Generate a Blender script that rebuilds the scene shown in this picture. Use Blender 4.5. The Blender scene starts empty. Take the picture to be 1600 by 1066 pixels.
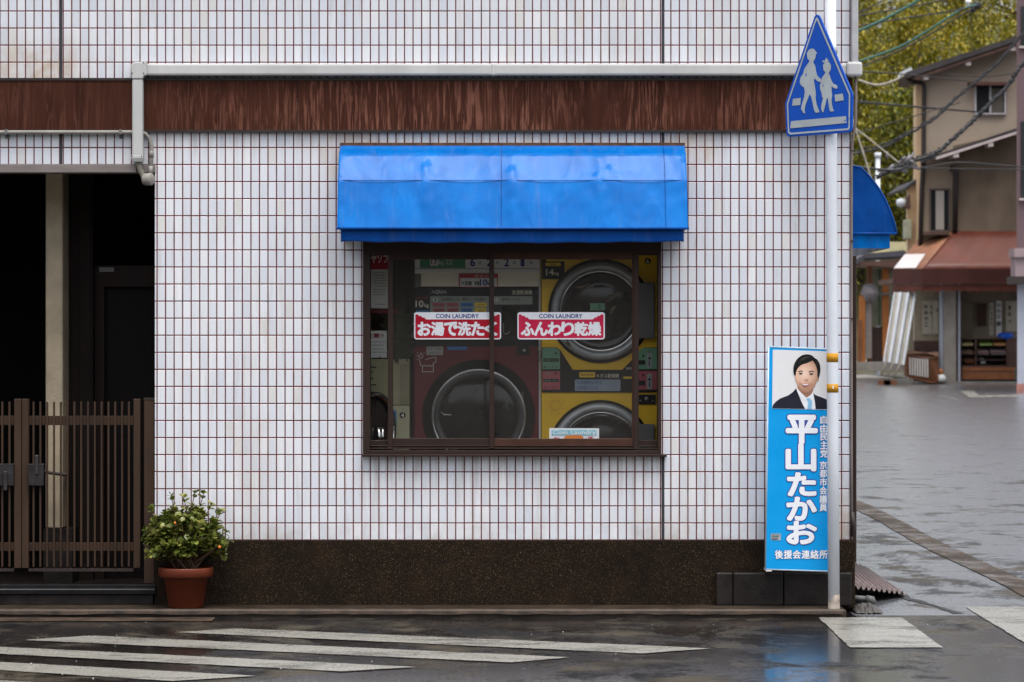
import bpy, math, random
from mathutils import Vector, Matrix
R = math.radians
random.seed(7)
sc = bpy.context.scene
COL = sc.collection

# ------------------------------------------------------------------ camera
S, D, HZ, CAMZ = 266.667, 17.0, 520.0, 1.592      # px per metre on the facade plane, camera distance, horizon row, eye height
cam_d = bpy.data.cameras.new('camera'); cam = bpy.data.objects.new('camera', cam_d); COL.objects.link(cam)
cam.location = (0, -D, CAMZ); cam.rotation_euler = (R(90), 0, 0)
cam_d.sensor_width = 36; cam_d.lens = S * D / 1600 * 36
cam_d.shift_y = -(533 - HZ) / 1600
cam_d.clip_end = 2000; cam_d.clip_start = .1
cam_d.dof.use_dof = True; cam_d.dof.focus_distance = D - .05; cam_d.dof.aperture_fstop = 6.3
sc.camera = cam
# ------------------------------------------------------------------ sky, sun, exposure
SUN_EL, SUN_AZ = 76, 22        # azimuth: degrees to the right of straight behind the camera
w = bpy.data.worlds.new('World'); sc.world = w; w.use_nodes = True
nt = w.node_tree; bg = nt.nodes['Background']
sky = nt.nodes.new('ShaderNodeTexSky'); sky.sky_type = 'NISHITA'; sky.sun_disc = False
sky.sun_elevation = R(SUN_EL); sky.sun_rotation = R(180 - SUN_AZ)
sky.air_density = 1.0; sky.dust_density = 6.0; sky.ozone_density = 1.0
hs = nt.nodes.new('ShaderNodeHueSaturation'); hs.inputs['Saturation'].default_value = .4
nt.links.new(sky.outputs[0], hs.inputs['Color']); nt.links.new(hs.outputs[0], bg.inputs[0]); bg.inputs[1].default_value = .15
sd = bpy.data.lights.new('sun', 'SUN'); sd.energy = 0.9; sd.angle = R(50); sd.color = (1, .98, .95)
so = bpy.data.objects.new('sun', sd); COL.objects.link(so)
so.rotation_euler = (R(90 - SUN_EL), 0, R(SUN_AZ)); so.location = (3, -20, 20)
sc.view_settings.view_transform = 'Standard'; sc.view_settings.look = 'None'
sc.view_settings.gamma = 1; sc.view_settings.exposure = 1.12
sc.cycles.max_bounces = 8; sc.cycles.transparent_max_bounces = 16
sc.cycles.sample_clamp_indirect = 4

# ------------------------------------------------------------------ helpers
def at(px, py, y=0.0):
    k = (D + y) / D / S
    return Vector(((px - 800) * k, y, CAMZ - (py - HZ) * k))
def wx(px): return (px - 800) / S
def wz(py): return CAMZ - (py - HZ) / S
def ground(px, py, z):
    k = (CAMZ - z) / (py - HZ)
    return Vector(((px - 800) * k, k * S * D - D, z))

class MB:
    def __init__(s): s.v = []; s.f = []; s.uv = {}; s.sm = set()
    def quad(s, *p, uv=None):
        n = len(s.v); s.v += [tuple(q) for q in p]; s.f.append(tuple(range(n, n + len(p))))
        if uv: s.uv[len(s.f) - 1] = uv
        return s
    def box(s, x0, x1, y0, y1, z0, z1):
        n = len(s.v)
        s.v += [(x, y, z) for z in (z0, z1) for y in (y0, y1) for x in (x0, x1)]
        for f in ((0, 2, 3, 1), (4, 5, 7, 6), (0, 1, 5, 4), (2, 6, 7, 3), (0, 4, 6, 2), (1, 3, 7, 5)):
            s.f.append(tuple(n + i for i in f))
        return s
    def pbox(s, a, b, c, d, y0, y1):                 # rectangle in photo rows/columns seen on plane y0, going back to y1
        p, q = at(a, b, y0), at(c, d, y0)
        return s.box(p.x, q.x, y0, y1, q.z, p.z)
    def prism(s, pts, off):                          # planar outline + offset vector = solid
        n = len(s.v); m = len(pts); off = Vector(off)
        s.v += [tuple(p) for p in pts] + [tuple(Vector(p) + off) for p in pts]
        s.f.append(tuple(range(n, n + m))); s.f.append(tuple(range(n + 2 * m - 1, n + m - 1, -1)))
        for i in range(m):
            j = (i + 1) % m; s.f.append((n + i, n + m + i, n + m + j, n + j))
        return s
    def tube(s, pts, r, seg=10, closed=False):
        pts = [Vector(p) for p in pts]; rs = r if isinstance(r, (list, tuple)) else [r] * len(pts)
        n = len(s.v); prev = None
        for i, p in enumerate(pts):
            a = pts[max(i - 1, 0)]; b = pts[min(i + 1, len(pts) - 1)]
            t = (b - a).normalized()
            u = prev if prev is not None else (Vector((0, 0, 1)) if abs(t.z) < .9 else Vector((1, 0, 0)))
            u = (u - t * u.dot(t)).normalized(); prev = u; v = t.cross(u)
            for k in range(seg):
                an = 2 * math.pi * k / seg
                s.v.append(tuple(p + (u * math.cos(an) + v * math.sin(an)) * rs[i]))
        for i in range(len(pts) - 1):
            for k in range(seg):
                k2 = (k + 1) % seg
                s.f.append((n + i * seg + k, n + i * seg + k2, n + (i + 1) * seg + k2, n + (i + 1) * seg + k)); s.sm.add(len(s.f) - 1)
        s.f.append(tuple(n + k for k in reversed(range(seg)))); e = n + (len(pts) - 1) * seg
        s.f.append(tuple(e + k for k in range(seg)))
        return s
    def lathe(s, c, prof, axis='z', seg=40, rot=None):   # prof: (radius, along axis)
        c = Vector(c); n = len(s.v)
        for r_, h in prof:
            for k in range(seg):
                an = 2 * math.pi * k / seg; a, b = r_ * math.cos(an), r_ * math.sin(an)
                p = Vector((a, b, h)) if axis == 'z' else Vector((a, h, b)) if axis == 'y' else Vector((h, a, b))
                if rot is not None: p = rot @ p
                s.v.append(tuple(c + p))
        for i in range(len(prof) - 1):
            for k in range(seg):
                k2 = (k + 1) % seg
                s.f.append((n + i * seg + k, n + i * seg + k2, n + (i + 1) * seg + k2, n + (i + 1) * seg + k)); s.sm.add(len(s.f) - 1)
        return s
    def grid(s, P, smooth=True, uv=None):            # P[row][col]
        n = len(s.v); H = len(P); W = len(P[0])
        for row in P: s.v += [tuple(p) for p in row]
        for i in range(H - 1):
            for j in range(W - 1):
                s.f.append((n + i * W + j, n + i * W + j + 1, n + (i + 1) * W + j + 1, n + (i + 1) * W + j))
                if smooth: s.sm.add(len(s.f) - 1)
        return s
    def build(s, name, m, parent=None, bevel=0, recalc=True):
        me = bpy.data.meshes.new(name)
        org = ORG.get(parent.name, Vector((0, 0, 0))) if parent else Vector((0, 0, 0))
        me.from_pydata([tuple(Vector(p) - org) for p in s.v], [], s.f)
        if s.uv:
            lay = me.uv_layers.new(name='UVMap')
            for fi, uvs in s.uv.items():
                for li, c in zip(me.polygons[fi].loop_indices, uvs): lay.data[li].uv = c
        for i in s.sm: me.polygons[i].use_smooth = True
        if recalc:
            import bmesh
            bm = bmesh.new(); bm.from_mesh(me); bmesh.ops.recalc_face_normals(bm, faces=bm.faces); bm.to_mesh(me); bm.free()
        me.materials.append(m)
        o = bpy.data.objects.new(name, me); COL.objects.link(o)
        if parent: o.parent = parent; ORG[o.name] = org
        if bevel:
            b = o.modifiers.new('edge', 'BEVEL'); b.width = bevel; b.segments = 2; b.limit_method = 'ANGLE'; b.angle_limit = R(40)
        return o
ORG = {}
def thing(name, label, cat, loc=(0, 0, 0), group=None):
    o = bpy.data.objects.new(name, None); COL.objects.link(o); o.location = loc; o.empty_display_size = .1
    o['label'] = label; o['category'] = cat
    if group: o['group'] = group
    ORG[o.name] = Vector(loc); return o
def tag(o, label, cat, group=None, kind=None):
    o['label'] = label; o['category'] = cat
    if group: o['group'] = group
    if kind: o['kind'] = kind
    return o
def struct(o): o['kind'] = 'structure'; return o

def text_mesh(s, off=0.0, res=3):
    cu = bpy.data.curves.new('t', 'FONT'); cu.body = s; cu.size = 1; cu.offset = off; cu.resolution_u = res
    ob = bpy.data.objects.new('t', cu); COL.objects.link(ob)
    bpy.context.view_layer.update()
    me = bpy.data.meshes.new_from_object(ob.evaluated_get(bpy.context.evaluated_depsgraph_get()))
    vs = [(v.co.x, v.co.y) for v in me.vertices]; fs = [tuple(p.vertices) for p in me.polygons]
    bpy.data.objects.remove(ob); bpy.data.curves.remove(cu); bpy.data.meshes.remove(me)
    return vs, fs
def put_text(mb, s, rect, fn, off=0.0, pad=0.0):     # rect = (px0, py0, px1, py1) fitted exactly; fn(px, py) -> point
    vs, fs = text_mesh(s, 0.0)
    if not vs: return
    x0 = min(v[0] for v in vs); x1 = max(v[0] for v in vs); y0 = min(v[1] for v in vs); y1 = max(v[1] for v in vs)
    a, b, c, d = rect
    em = (d - b) / max(y1 - y0, 1e-6); o_ = abs(off) * em; cp = [(0, 0)]
    if off: cp += [(math.cos(R(k * 30)) * o_, math.sin(R(k * 30)) * o_) for k in range(12)]
    for k, (sx, sy) in enumerate(cp):
        n = len(mb.v)
        for x, y in vs:
            q = Vector(fn(a + (x - x0) / max(x1 - x0, 1e-6) * (c - a) + sx, d - (y - y0) / max(y1 - y0, 1e-6) * (d - b) + sy))
            q.y += k * .00003; mb.v.append(tuple(q))
        mb.f += [tuple(n + i for i in f) for f in fs]
def lettering(items, y, m, parent, off=0.0, name='lettering', fn=None):
    mb = MB(); fn = fn or (lambda a, b: at(a, b, y))
    for s, rect in items: put_text(mb, s, rect, fn, off)
    return mb.build(name, m, parent, recalc=False)
def flat(parts, y, m, parent, name):                 # flat printed shapes: list of pixel outlines
    mb = MB()
    for pts in parts: mb.quad(*[at(a, b, y) for a, b in pts])
    return mb.build(name, m, parent, recalc=False)
def circ(cx, cy, r, n=20, a0=0, a1=360, ry=None):
    ry = ry or r
    return [(cx + r * math.cos(R(a0 + (a1 - a0) * i / n)), cy + ry * math.sin(R(a0 + (a1 - a0) * i / n))) for i in range(n + (a1 - a0 != 360))]
def rrect(a, b, c, d, r, n=5):
    pts = []
    for cx, cy, s in ((c - r, b + r, -90), (c - r, d - r, 0), (a + r, d - r, 90), (a + r, b + r, 180)):
        pts += [(cx + r * math.cos(R(s + 90 * i / n)), cy + r * math.sin(R(s + 90 * i / n))) for i in range(n + 1)]
    return pts

# ------------------------------------------------------------------ materials
class NB:
    def __init__(s, name):
        s.m = bpy.data.materials.new(name); s.m.use_nodes = True; s.t = s.m.node_tree
        s.b = s.t.nodes['Principled BSDF']; s.out = s.t.nodes['Material Output']
    def n(s, ty, **kw):
        nd = s.t.nodes.new(ty)
        for k, v in kw.items():
            if hasattr(nd, k): setattr(nd, k, v)
        return nd
    def l(s, a, b): s.t.links.new(a, b)
    def n_out(s, nd, k): return nd.outputs[k]
    def coord(s, scale=(1, 1, 1), kind='Object'):
        c = s.n('ShaderNodeTexCoord'); mp = s.n('ShaderNodeMapping'); mp.inputs['Scale'].default_value = scale
        s.l(c.outputs[kind], mp.inputs[0]); return mp.outputs[0]
    def pos(s, scale=(1, 1, 1)):
        g = s.n('ShaderNodeNewGeometry'); mp = s.n('ShaderNodeMapping'); mp.inputs['Scale'].default_value = scale
        s.l(g.outputs['Position'], mp.inputs[0]); return mp.outputs[0]
    def noise(s, vec, sc_, det=4, rough=.55, dist=0):
        t = s.n('ShaderNodeTexNoise'); t.inputs['Scale'].default_value = sc_; t.inputs['Detail'].default_value = det
        t.inputs['Roughness'].default_value = rough; t.inputs['Distortion'].default_value = dist; s.l(vec, t.inputs['Vector']); return t.outputs['Fac']
    def ramp(s, fac, stops):
        r = s.n('ShaderNodeValToRGB'); e = r.color_ramp.elements
        while len(e) < len(stops): e.new(.5)
        for i, (p, c) in enumerate(stops):
            e[i].position = p; e[i].color = c if len(c) == 4 else (*c, 1)
        s.l(fac, r.inputs[0]); return r.outputs[0]
    def val(s, fac, a, b, lo=0.0, hi=1.0):
        r = s.n('ShaderNodeMapRange'); r.inputs[1].default_value = a; r.inputs[2].default_value = b
        r.inputs[3].default_value = lo; r.inputs[4].default_value = hi; s.l(fac, r.inputs[0]); return r.outputs[0]
    def math(s, op, a, b=None, c=None):
        m = s.n('ShaderNodeMath', operation=op)
        for i, q in enumerate((a, b, c)):
            if q is None: continue
            if isinstance(q, (int, float)): m.inputs[i].default_value = q
            else: s.l(q, m.inputs[i])
        return m.outputs[0]
    def mix(s, f, a, b, mode='MIX'):
        m = s.n('ShaderNodeMix', data_type='RGBA', blend_type=mode)
        for i, q in ((0, f), (6, a), (7, b)):
            if isinstance(q, (int, float)): m.inputs[i].default_value = q
            elif isinstance(q, tuple): m.inputs[i].default_value = (*q, 1)
            else: s.l(q, m.inputs[i])
        return m.outputs[2]
    def bump(s, h, st=.3, dist=.01, prev=None):
        b = s.n('ShaderNodeBump'); b.inputs['Strength'].default_value = st; b.inputs['Distance'].default_value = dist
        s.l(h, b.inputs['Height'])
        if prev is not None: s.l(prev, b.inputs['Normal'])
        return b.outputs[0]
    def set(s, **kw):
        names = dict(color='Base Color', rough='Roughness', metal='Metallic', normal='Normal', spec='Specular IOR Level', coat='Coat Weight', coat_r='Coat Roughness', trans='Transmission Weight', emis='Emission Color', emis_s='Emission Strength', sub='Subsurface Weight')
        for k, v in kw.items():
            i = s.b.inputs[names[k]]
            if isinstance(v, (int, float)): i.default_value = v
            elif isinstance(v, tuple): i.default_value = (*v, 1)
            else: s.l(v, i)
        return s.m
def simple(name, c, rough=.5, metal=0, var=.15, sc_=6.0, bump=.0, bsc=60, spec=.3, stretch=(1, 1, 1)):
    b = NB(name); v = b.pos(stretch); f = b.noise(v, sc_, 5, .6)
    lo = tuple(x * (1 - var) for x in c); hi = tuple(min(1, x * (1 + var)) for x in c)
    kw = dict(color=b.ramp(f, [(.3, lo), (.7, hi)]), rough=b.val(f, .3, .7, max(rough - .08, .02), min(rough + .08, 1)), metal=metal, spec=spec)
    if bump: kw['normal'] = b.bump(b.noise(b.pos(), bsc, 3), bump, .004)
    return b.set(**kw)
def srgb(r, g, b):
    f = lambda c: c / 255 / 12.92 if c / 255 <= .04045 else ((c / 255 + .055) / 1.055) ** 2.4
    return (f(r), f(g), f(b))

def tile_mat():
    b = NB('white_wall_tile')
    tc = b.n('ShaderNodeTexCoord'); sp = b.n('ShaderNodeSeparateXYZ'); b.l(tc.outputs['UV'], sp.inputs[0])
    u = b.math('DIVIDE', sp.outputs[0], .05); v = b.math('DIVIDE', sp.outputs[1], .1)
    fu = b.math('FRACT', u); fv = b.math('FRACT', v)
    du = b.math('MULTIPLY', b.math('MINIMUM', fu, b.math('SUBTRACT', 1, fu)), .05)
    dv = b.math('MULTIPLY', b.math('MINIMUM', fv, b.math('SUBTRACT', 1, fv)), .1)
    d = b.math('MINIMUM', du, dv)
    tile = b.val(d, .0026, .0036)
    cell = b.n('ShaderNodeCombineXYZ'); b.l(b.math('FLOOR', u), cell.inputs[0]); b.l(b.math('FLOOR', v), cell.inputs[1])
    wn = b.n('ShaderNodeTexWhiteNoise'); b.l(cell.outputs[0], wn.inputs[0])
    col = b.ramp(wn.outputs['Value'], [(0, srgb(214, 217, 223)), (.5, srgb(223, 225, 229)), (1, srgb(230, 230, 231))])
    # panel-wise tone (tiles come in sheets)
    sh = b.n('ShaderNodeCombineXYZ'); b.l(b.math('FLOOR', b.math('DIVIDE', u, 6)), sh.inputs[0]); b.l(b.math('FLOOR', b.math('DIVIDE', v, 3)), sh.inputs[1])
    wn2 = b.n('ShaderNodeTexWhiteNoise'); b.l(sh.outputs[0], wn2.inputs[0])
    col = b.mix(b.val(wn2.outputs['Value'], 0, 1, 0, .22), col, srgb(196, 206, 222))
    # fine ribs pressed in the glaze, and grime streaks
    st = b.noise(b.pos((190, 1, 2)), 1.0, 3, .6)
    col = b.mix(b.val(st, .35, .65, 0, .28), col, srgb(186, 190, 200))
    big = b.noise(b.pos((1.1, 1, .5)), 1.6, 5, .6)
    col = b.mix(b.val(big, .56, .75, 0, .35), col, srgb(178, 168, 152))
    drip = b.noise(b.pos((9, 1, .7)), 1.3, 5, .7)
    col = b.mix(b.val(drip, .55, .78, 0, .42), col, srgb(150, 134, 116))
    # grime collected next to the joints
    nj = b.noise(b.pos(), 3.5, 4, .6)
    edge = b.math('MULTIPLY', b.val(d, .0036, .0075, 1, 0), b.val(nj, .5, .7, .05, .5))
    col = b.mix(edge, col, srgb(150, 120, 95))
    odd = b.math('GREATER_THAN', b.n_out(wn, 'Value'), .965)
    col = b.mix(b.math('MULTIPLY', odd, .30), col, srgb(188, 182, 166))
    gp = b.n('ShaderNodeNewGeometry'); px = b.n('ShaderNodeSeparateXYZ'); b.l(gp.outputs['Position'], px.inputs[0]); X_, Z_ = px.outputs[0], px.outputs[2]
    run = b.val(b.noise(b.pos((26, 1, 1.4)), 1.0, 4, .65), .46, .68)
    def patch(x0, x1, z0, z1, a):                    # stain running down from an edge at z1, fading out by z0
        m = b.math('MULTIPLY', b.val(X_, x0 - .05, x0 + .05), b.val(X_, x1 - .05, x1 + .05, 1, 0))
        m = b.math('MULTIPLY', m, b.math('MULTIPLY', b.val(Z_, z0, z1), b.math('LESS_THAN', Z_, z1 + .001)))
        return b.math('MULTIPLY', b.math('MULTIPLY', m, run), a)
    for q in ((wx(560), wx(1040), wz(800), wz(713), .55), (wx(240), wx(1330), wz(262), wz(206), .42), (wx(-100), wx(200), wz(124) + .05, wz(60), .0), (wx(250), wx(1330), wz(60), wz(-120), .3)):
        if q[4]: col = b.mix(patch(*q), col, srgb(138, 120, 100))
    spl = b.math('MULTIPLY', b.val(Z_, wz(845), wz(800), 1, 0), b.val(b.noise(b.pos(), 4, 5, .7), .42, .66, 0, .5))
    col = b.mix(spl, col, srgb(150, 136, 116))
    for cx_, cz_ in ((wx(30), wz(118)), (wx(545), wz(222)), (wx(1068), wz(222)), (wx(1310), wz(815)), (wx(95), wz(112))):
        d_ = b.n('ShaderNodeVectorMath', operation='DISTANCE'); b.l(gp.outputs['Position'], d_.inputs[0]); d_.inputs[1].default_value = (cx_, 0, cz_)
        col = b.mix(b.math('MULTIPLY', b.val(d_.outputs['Value'], .05, .26, 1, 0), b.val(b.noise(b.pos(), 11, 4), .35, .6, .1, .55)), col, srgb(176, 146, 108))
    g = b.noise(b.pos(), 8, 3)
    gcol = b.ramp(g, [(.3, srgb(56, 18, 20)), (.5, srgb(98, 28, 30)), (.78, srgb(46, 26, 28))])
    base = b.mix(tile, gcol, col)
    ns = b.n('ShaderNodeVectorMath', operation='SUBTRACT'); b.l(wn.outputs['Color'], ns.inputs[0]); ns.inputs[1].default_value = (.5, .5, .5)
    sc3 = b.n('ShaderNodeVectorMath', operation='SCALE'); b.l(ns.outputs[0], sc3.inputs[0]); sc3.inputs['Scale'].default_value = .05
    bp = b.bump(b.val(d, .0024, .005), .7, .003)
    ad = b.n('ShaderNodeVectorMath', operation='ADD'); b.l(bp, ad.inputs[0]); b.l(sc3.outputs[0], ad.inputs[1])
    nm = b.n('ShaderNodeVectorMath', operation='NORMALIZE'); b.l(ad.outputs[0], nm.inputs[0])
    return b.set(color=base, rough=b.val(tile, 0, 1, .8, .28), normal=nm.outputs[0], spec=b.val(tile, 0, 1, .2, .5))

def plinth_mat():
    b = NB('dark_pebble_dash')
    vo = b.n('ShaderNodeTexVoronoi'); vo.inputs['Scale'].default_value = 300; b.l(b.pos(), vo.inputs['Vector'])
    sp = b.n('ShaderNodeSeparateColor'); b.l(vo.outputs['Color'], sp.inputs[0])
    c = b.ramp(sp.outputs[0], [(0, srgb(22, 17, 13)), (.7, srgb(38, 30, 23)), (.95, srgb(60, 49, 36)), (1, srgb(116, 98, 72))])
    big = b.noise(b.pos((1, 1, .6)), 2.2, 5, .65)
    c = b.mix(b.val(big, .38, .66, .0, .5), c, srgb(18, 13, 10))
    c = b.mix(b.val(b.noise(b.pos(), 5, 4), .5, .75, 0, .15), c, srgb(80, 58, 40))
    return b.set(color=c, rough=b.val(big, .3, .7, .85, .6), normal=b.bump(vo.outputs['Distance'], .6, .004), spec=.06)

def band_mat():
    b = NB('weathered_brown_band')
    g = b.n('ShaderNodeNewGeometry'); sp = b.n('ShaderNodeSeparateXYZ'); b.l(g.outputs['Position'], sp.inputs[0])
    st = b.noise(b.pos((44, 1, 3.2)), 1.0, 4, .62, .9)
    st2 = b.noise(b.pos((90, 1, 5)), 1.0, 3, .6)
    amt = b.noise(b.pos((1.6, 1, 1.6)), 1.0, 4, .6)
    # wear is strongest over the window and nearly nil at the left end
    wear = b.math('MULTIPLY', b.val(sp.outputs[0], -2.15, -1.6, .25, 1), b.val(amt, .34, .58, .0, 1.1))
    wear = b.math('MULTIPLY', wear, b.val(sp.outputs[2], 2.76, 3.08, 1.15, .7))
    k = b.math('ADD', b.math('MULTIPLY', b.val(st, .50, .58), .62), b.math('MULTIPLY', b.val(st2, .52, .68), .30))
    c = b.ramp(b.noise(b.pos((6, 1, 1)), 1.5, 4), [(.3, srgb(54, 31, 24)), (.7, srgb(74, 44, 34))])
    c = b.mix(b.math('MULTIPLY', b.math('MINIMUM', k, 1), wear), c, srgb(132, 88, 73))
    return b.set(color=c, rough=.8, spec=.04, normal=b.bump(st, .15, .002))

def asphalt(name, base, light, lo=.36, hi=.46, rip=.06, rw_=.18, coat=1.0, tint=(.05, .042, .028), rsc=24, near=0.0):
    b = NB(name)
    p = b.pos()
    fine = b.noise(p, 48, 6, .8); mid = b.noise(p, 9, 5, .65); big = b.noise(b.pos((1.0, .75, 1)), 1.5, 8, .74, .4)
    wet = b.math('ADD', b.math('MULTIPLY', big, .8), b.math('MULTIPLY', fine, .2))
    gy = b.n('ShaderNodeNewGeometry'); sy = b.n('ShaderNodeSeparateXYZ'); b.l(gy.outputs['Position'], sy.inputs[0])
    wet = b.math('ADD', wet, b.val(sy.outputs[1], 1, 26, near, .03))
    wet = b.val(wet, lo, hi)                         # 1 where a film of water covers the stones
    c = b.mix(b.val(fine, .42, .66), base, light)
    c = b.mix(b.val(mid, .4, .7, 0, .5), c, tuple(x * .5 for x in base))
    dry = b.mix(b.val(b.noise(p, 2.1, 4), .45, .6), tuple(x * .6 for x in base), tint)
    dry = b.mix(b.val(fine, .5, .7, 0, .3), dry, light)
    c = b.mix(wet, dry, c)
    rough = b.mix(wet, (.6, .6, .6), (rw_, rw_, rw_))
    h = b.math('MULTIPLY', b.math('SUBTRACT', fine, .5), b.val(wet, 0, 1, 1.3, .6))
    n1 = b.bump(h, .5, .005)
    n2 = b.bump(b.noise(b.pos((1, 1, 1)), rsc, 4, .7), rip, .006, n1)
    n3 = b.bump(b.noise(b.pos((1, 1, 1)), rsc, 4, .7), rip, .006)
    m = b.set(color=c, rough=rough, normal=n2, spec=b.val(wet, 0, 1, .15, .5), coat=b.math('MULTIPLY', wet, coat), coat_r=rw_)
    b.l(n3, b.b.inputs['Coat Normal'])
    return m

def paint_mat():
    b = NB('worn_road_paint')
    p = b.pos()
    n1 = b.noise(p, 5, 6, .72); n2 = b.noise(p, 70, 3, .7); n3 = b.noise(b.pos((1, 2.2, 1)), 1.7, 7, .75)
    c = b.mix(b.val(n1, .40, .68, 0, .7), srgb(142, 141, 134), srgb(98, 95, 89))
    c = b.mix(b.val(n2, .55, .70, 0, .5), c, srgb(70, 67, 64))
    wear = b.math('MULTIPLY', b.val(n3, .50, .66), b.val(n2, .40, .56, .25, 1))
    b.set(color=c, rough=b.val(n1, .3, .7, .14, .4), normal=b.bump(b.noise(p, 90, 3), .25, .004))
    tr = b.n('ShaderNodeBsdfTransparent'); mx = b.n('ShaderNodeMixShader')
    b.l(b.math('MULTIPLY', wear, .85), mx.inputs[0]); b.l(b.b.outputs[0], mx.inputs[1]); b.l(tr.outputs[0], mx.inputs[2]); b.l(mx.outputs[0], b.out.inputs[0])
    return b.m

def vinyl(name, c, c2, rough=.27, ztop=99):
    b = NB(name)
    f = b.noise(b.pos((1, 1, .8)), 6, 4, .6)
    dirt = b.noise(b.pos((22, 6, 1.6)), 1, 4, .7)
    col = b.mix(b.val(f, .35, .65), c, c2)
    col = b.mix(b.val(dirt, .55, .75, 0, .3), col, tuple(x * .55 + .1 for x in c))
    n = b.bump(b.noise(b.pos((2.6, 2.2, 1.2)), 2.6, 2, .5, .5), .30, .05)
    g = b.n('ShaderNodeNewGeometry'); sp = b.n('ShaderNodeSeparateXYZ'); b.l(g.outputs['Position'], sp.inputs[0])
    cw = b.val(sp.outputs[2], ztop, ztop + .004, .11, 1.0)      # the taut strip by the wall is kept clean and glossy by run-off
    n = b.bump(b.noise(b.pos((1, 1, .25)), 30, 3), .05, .004, n)
    return b.set(color=col, rough=b.val(dirt, .4, .75, rough, rough + .2), normal=n, coat=cw, coat_r=.06, spec=.10)

def glass_mat(wired=False):
    b = NB('wired_glass' if wired else 'clear_glass')
    tr = b.n('ShaderNodeBsdfTransparent'); tr.inputs[0].default_value = (.95, .96, .95, 1)
    gl = b.n('ShaderNodeBsdfGlossy'); gl.inputs['Roughness'].default_value = .03; gl.inputs[0].default_value = (1, 1, 1, 1)
    fr = b.n('ShaderNodeFresnel'); fr.inputs[0].default_value = 1.45
    mx = b.n('ShaderNodeMixShader'); b.l(fr.outputs[0], mx.inputs[0]); b.l(tr.outputs[0], mx.inputs[1]); b.l(gl.outputs[0], mx.inputs[2])
    last = mx.outputs[0]
    df = b.n('ShaderNodeBsdfDiffuse'); df.inputs[0].default_value = (.42, .40, .36, 1)
    film = b.val(b.noise(b.pos((1.5, 1, 1)), 3, 4), .35, .7, .0, .015)
    if wired:
        g = b.n('ShaderNodeNewGeometry'); sp = b.n('ShaderNodeSeparateXYZ'); b.l(g.outputs['Position'], sp.inputs[0])
        P = .0155
        ms = []
        for sgn in (1, -1):
            q = b.math('ADD', b.math('MULTIPLY', sp.outputs[0], 1.0), b.math('MULTIPLY', sp.outputs[2], .86 * sgn))
            f = b.math('FRACT', b.math('DIVIDE', q, P))
            ms.append(b.math('LESS_THAN', f, .11))
        wire = b.math('MAXIMUM', ms[0], ms[1])
        film = b.math('ADD', film, b.math('MULTIPLY', wire, .20))
    m2 = b.n('ShaderNodeMixShader'); b.l(film, m2.inputs[0]); b.l(last, m2.inputs[1]); b.l(df.outputs[0], m2.inputs[2])
    b.l(m2.outputs[0], b.out.inputs[0]); return b.m

def leaf_mat(name, stops, rough=.35, sub=0):
    b = NB(name)
    g = b.n('ShaderNodeNewGeometry')
    f = b.math('ADD', b.math('MULTIPLY', g.outputs['Random Per Island'], .55), b.math('MULTIPLY', b.noise(b.pos(), sub or 2.0, 3), .55))
    c = b.ramp(f, stops)
    b.set(color=c, rough=rough, spec=.4)
    tl = b.n('ShaderNodeBsdfTranslucent'); b.l(c, tl.inputs[0])
    mx = b.n('ShaderNodeMixShader'); mx.inputs[0].default_value = .25
    b.l(b.b.outputs[0], mx.inputs[1]); b.l(tl.outputs[0], mx.inputs[2]); b.l(mx.outputs[0], b.out.inputs[0]); return b.m

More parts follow.
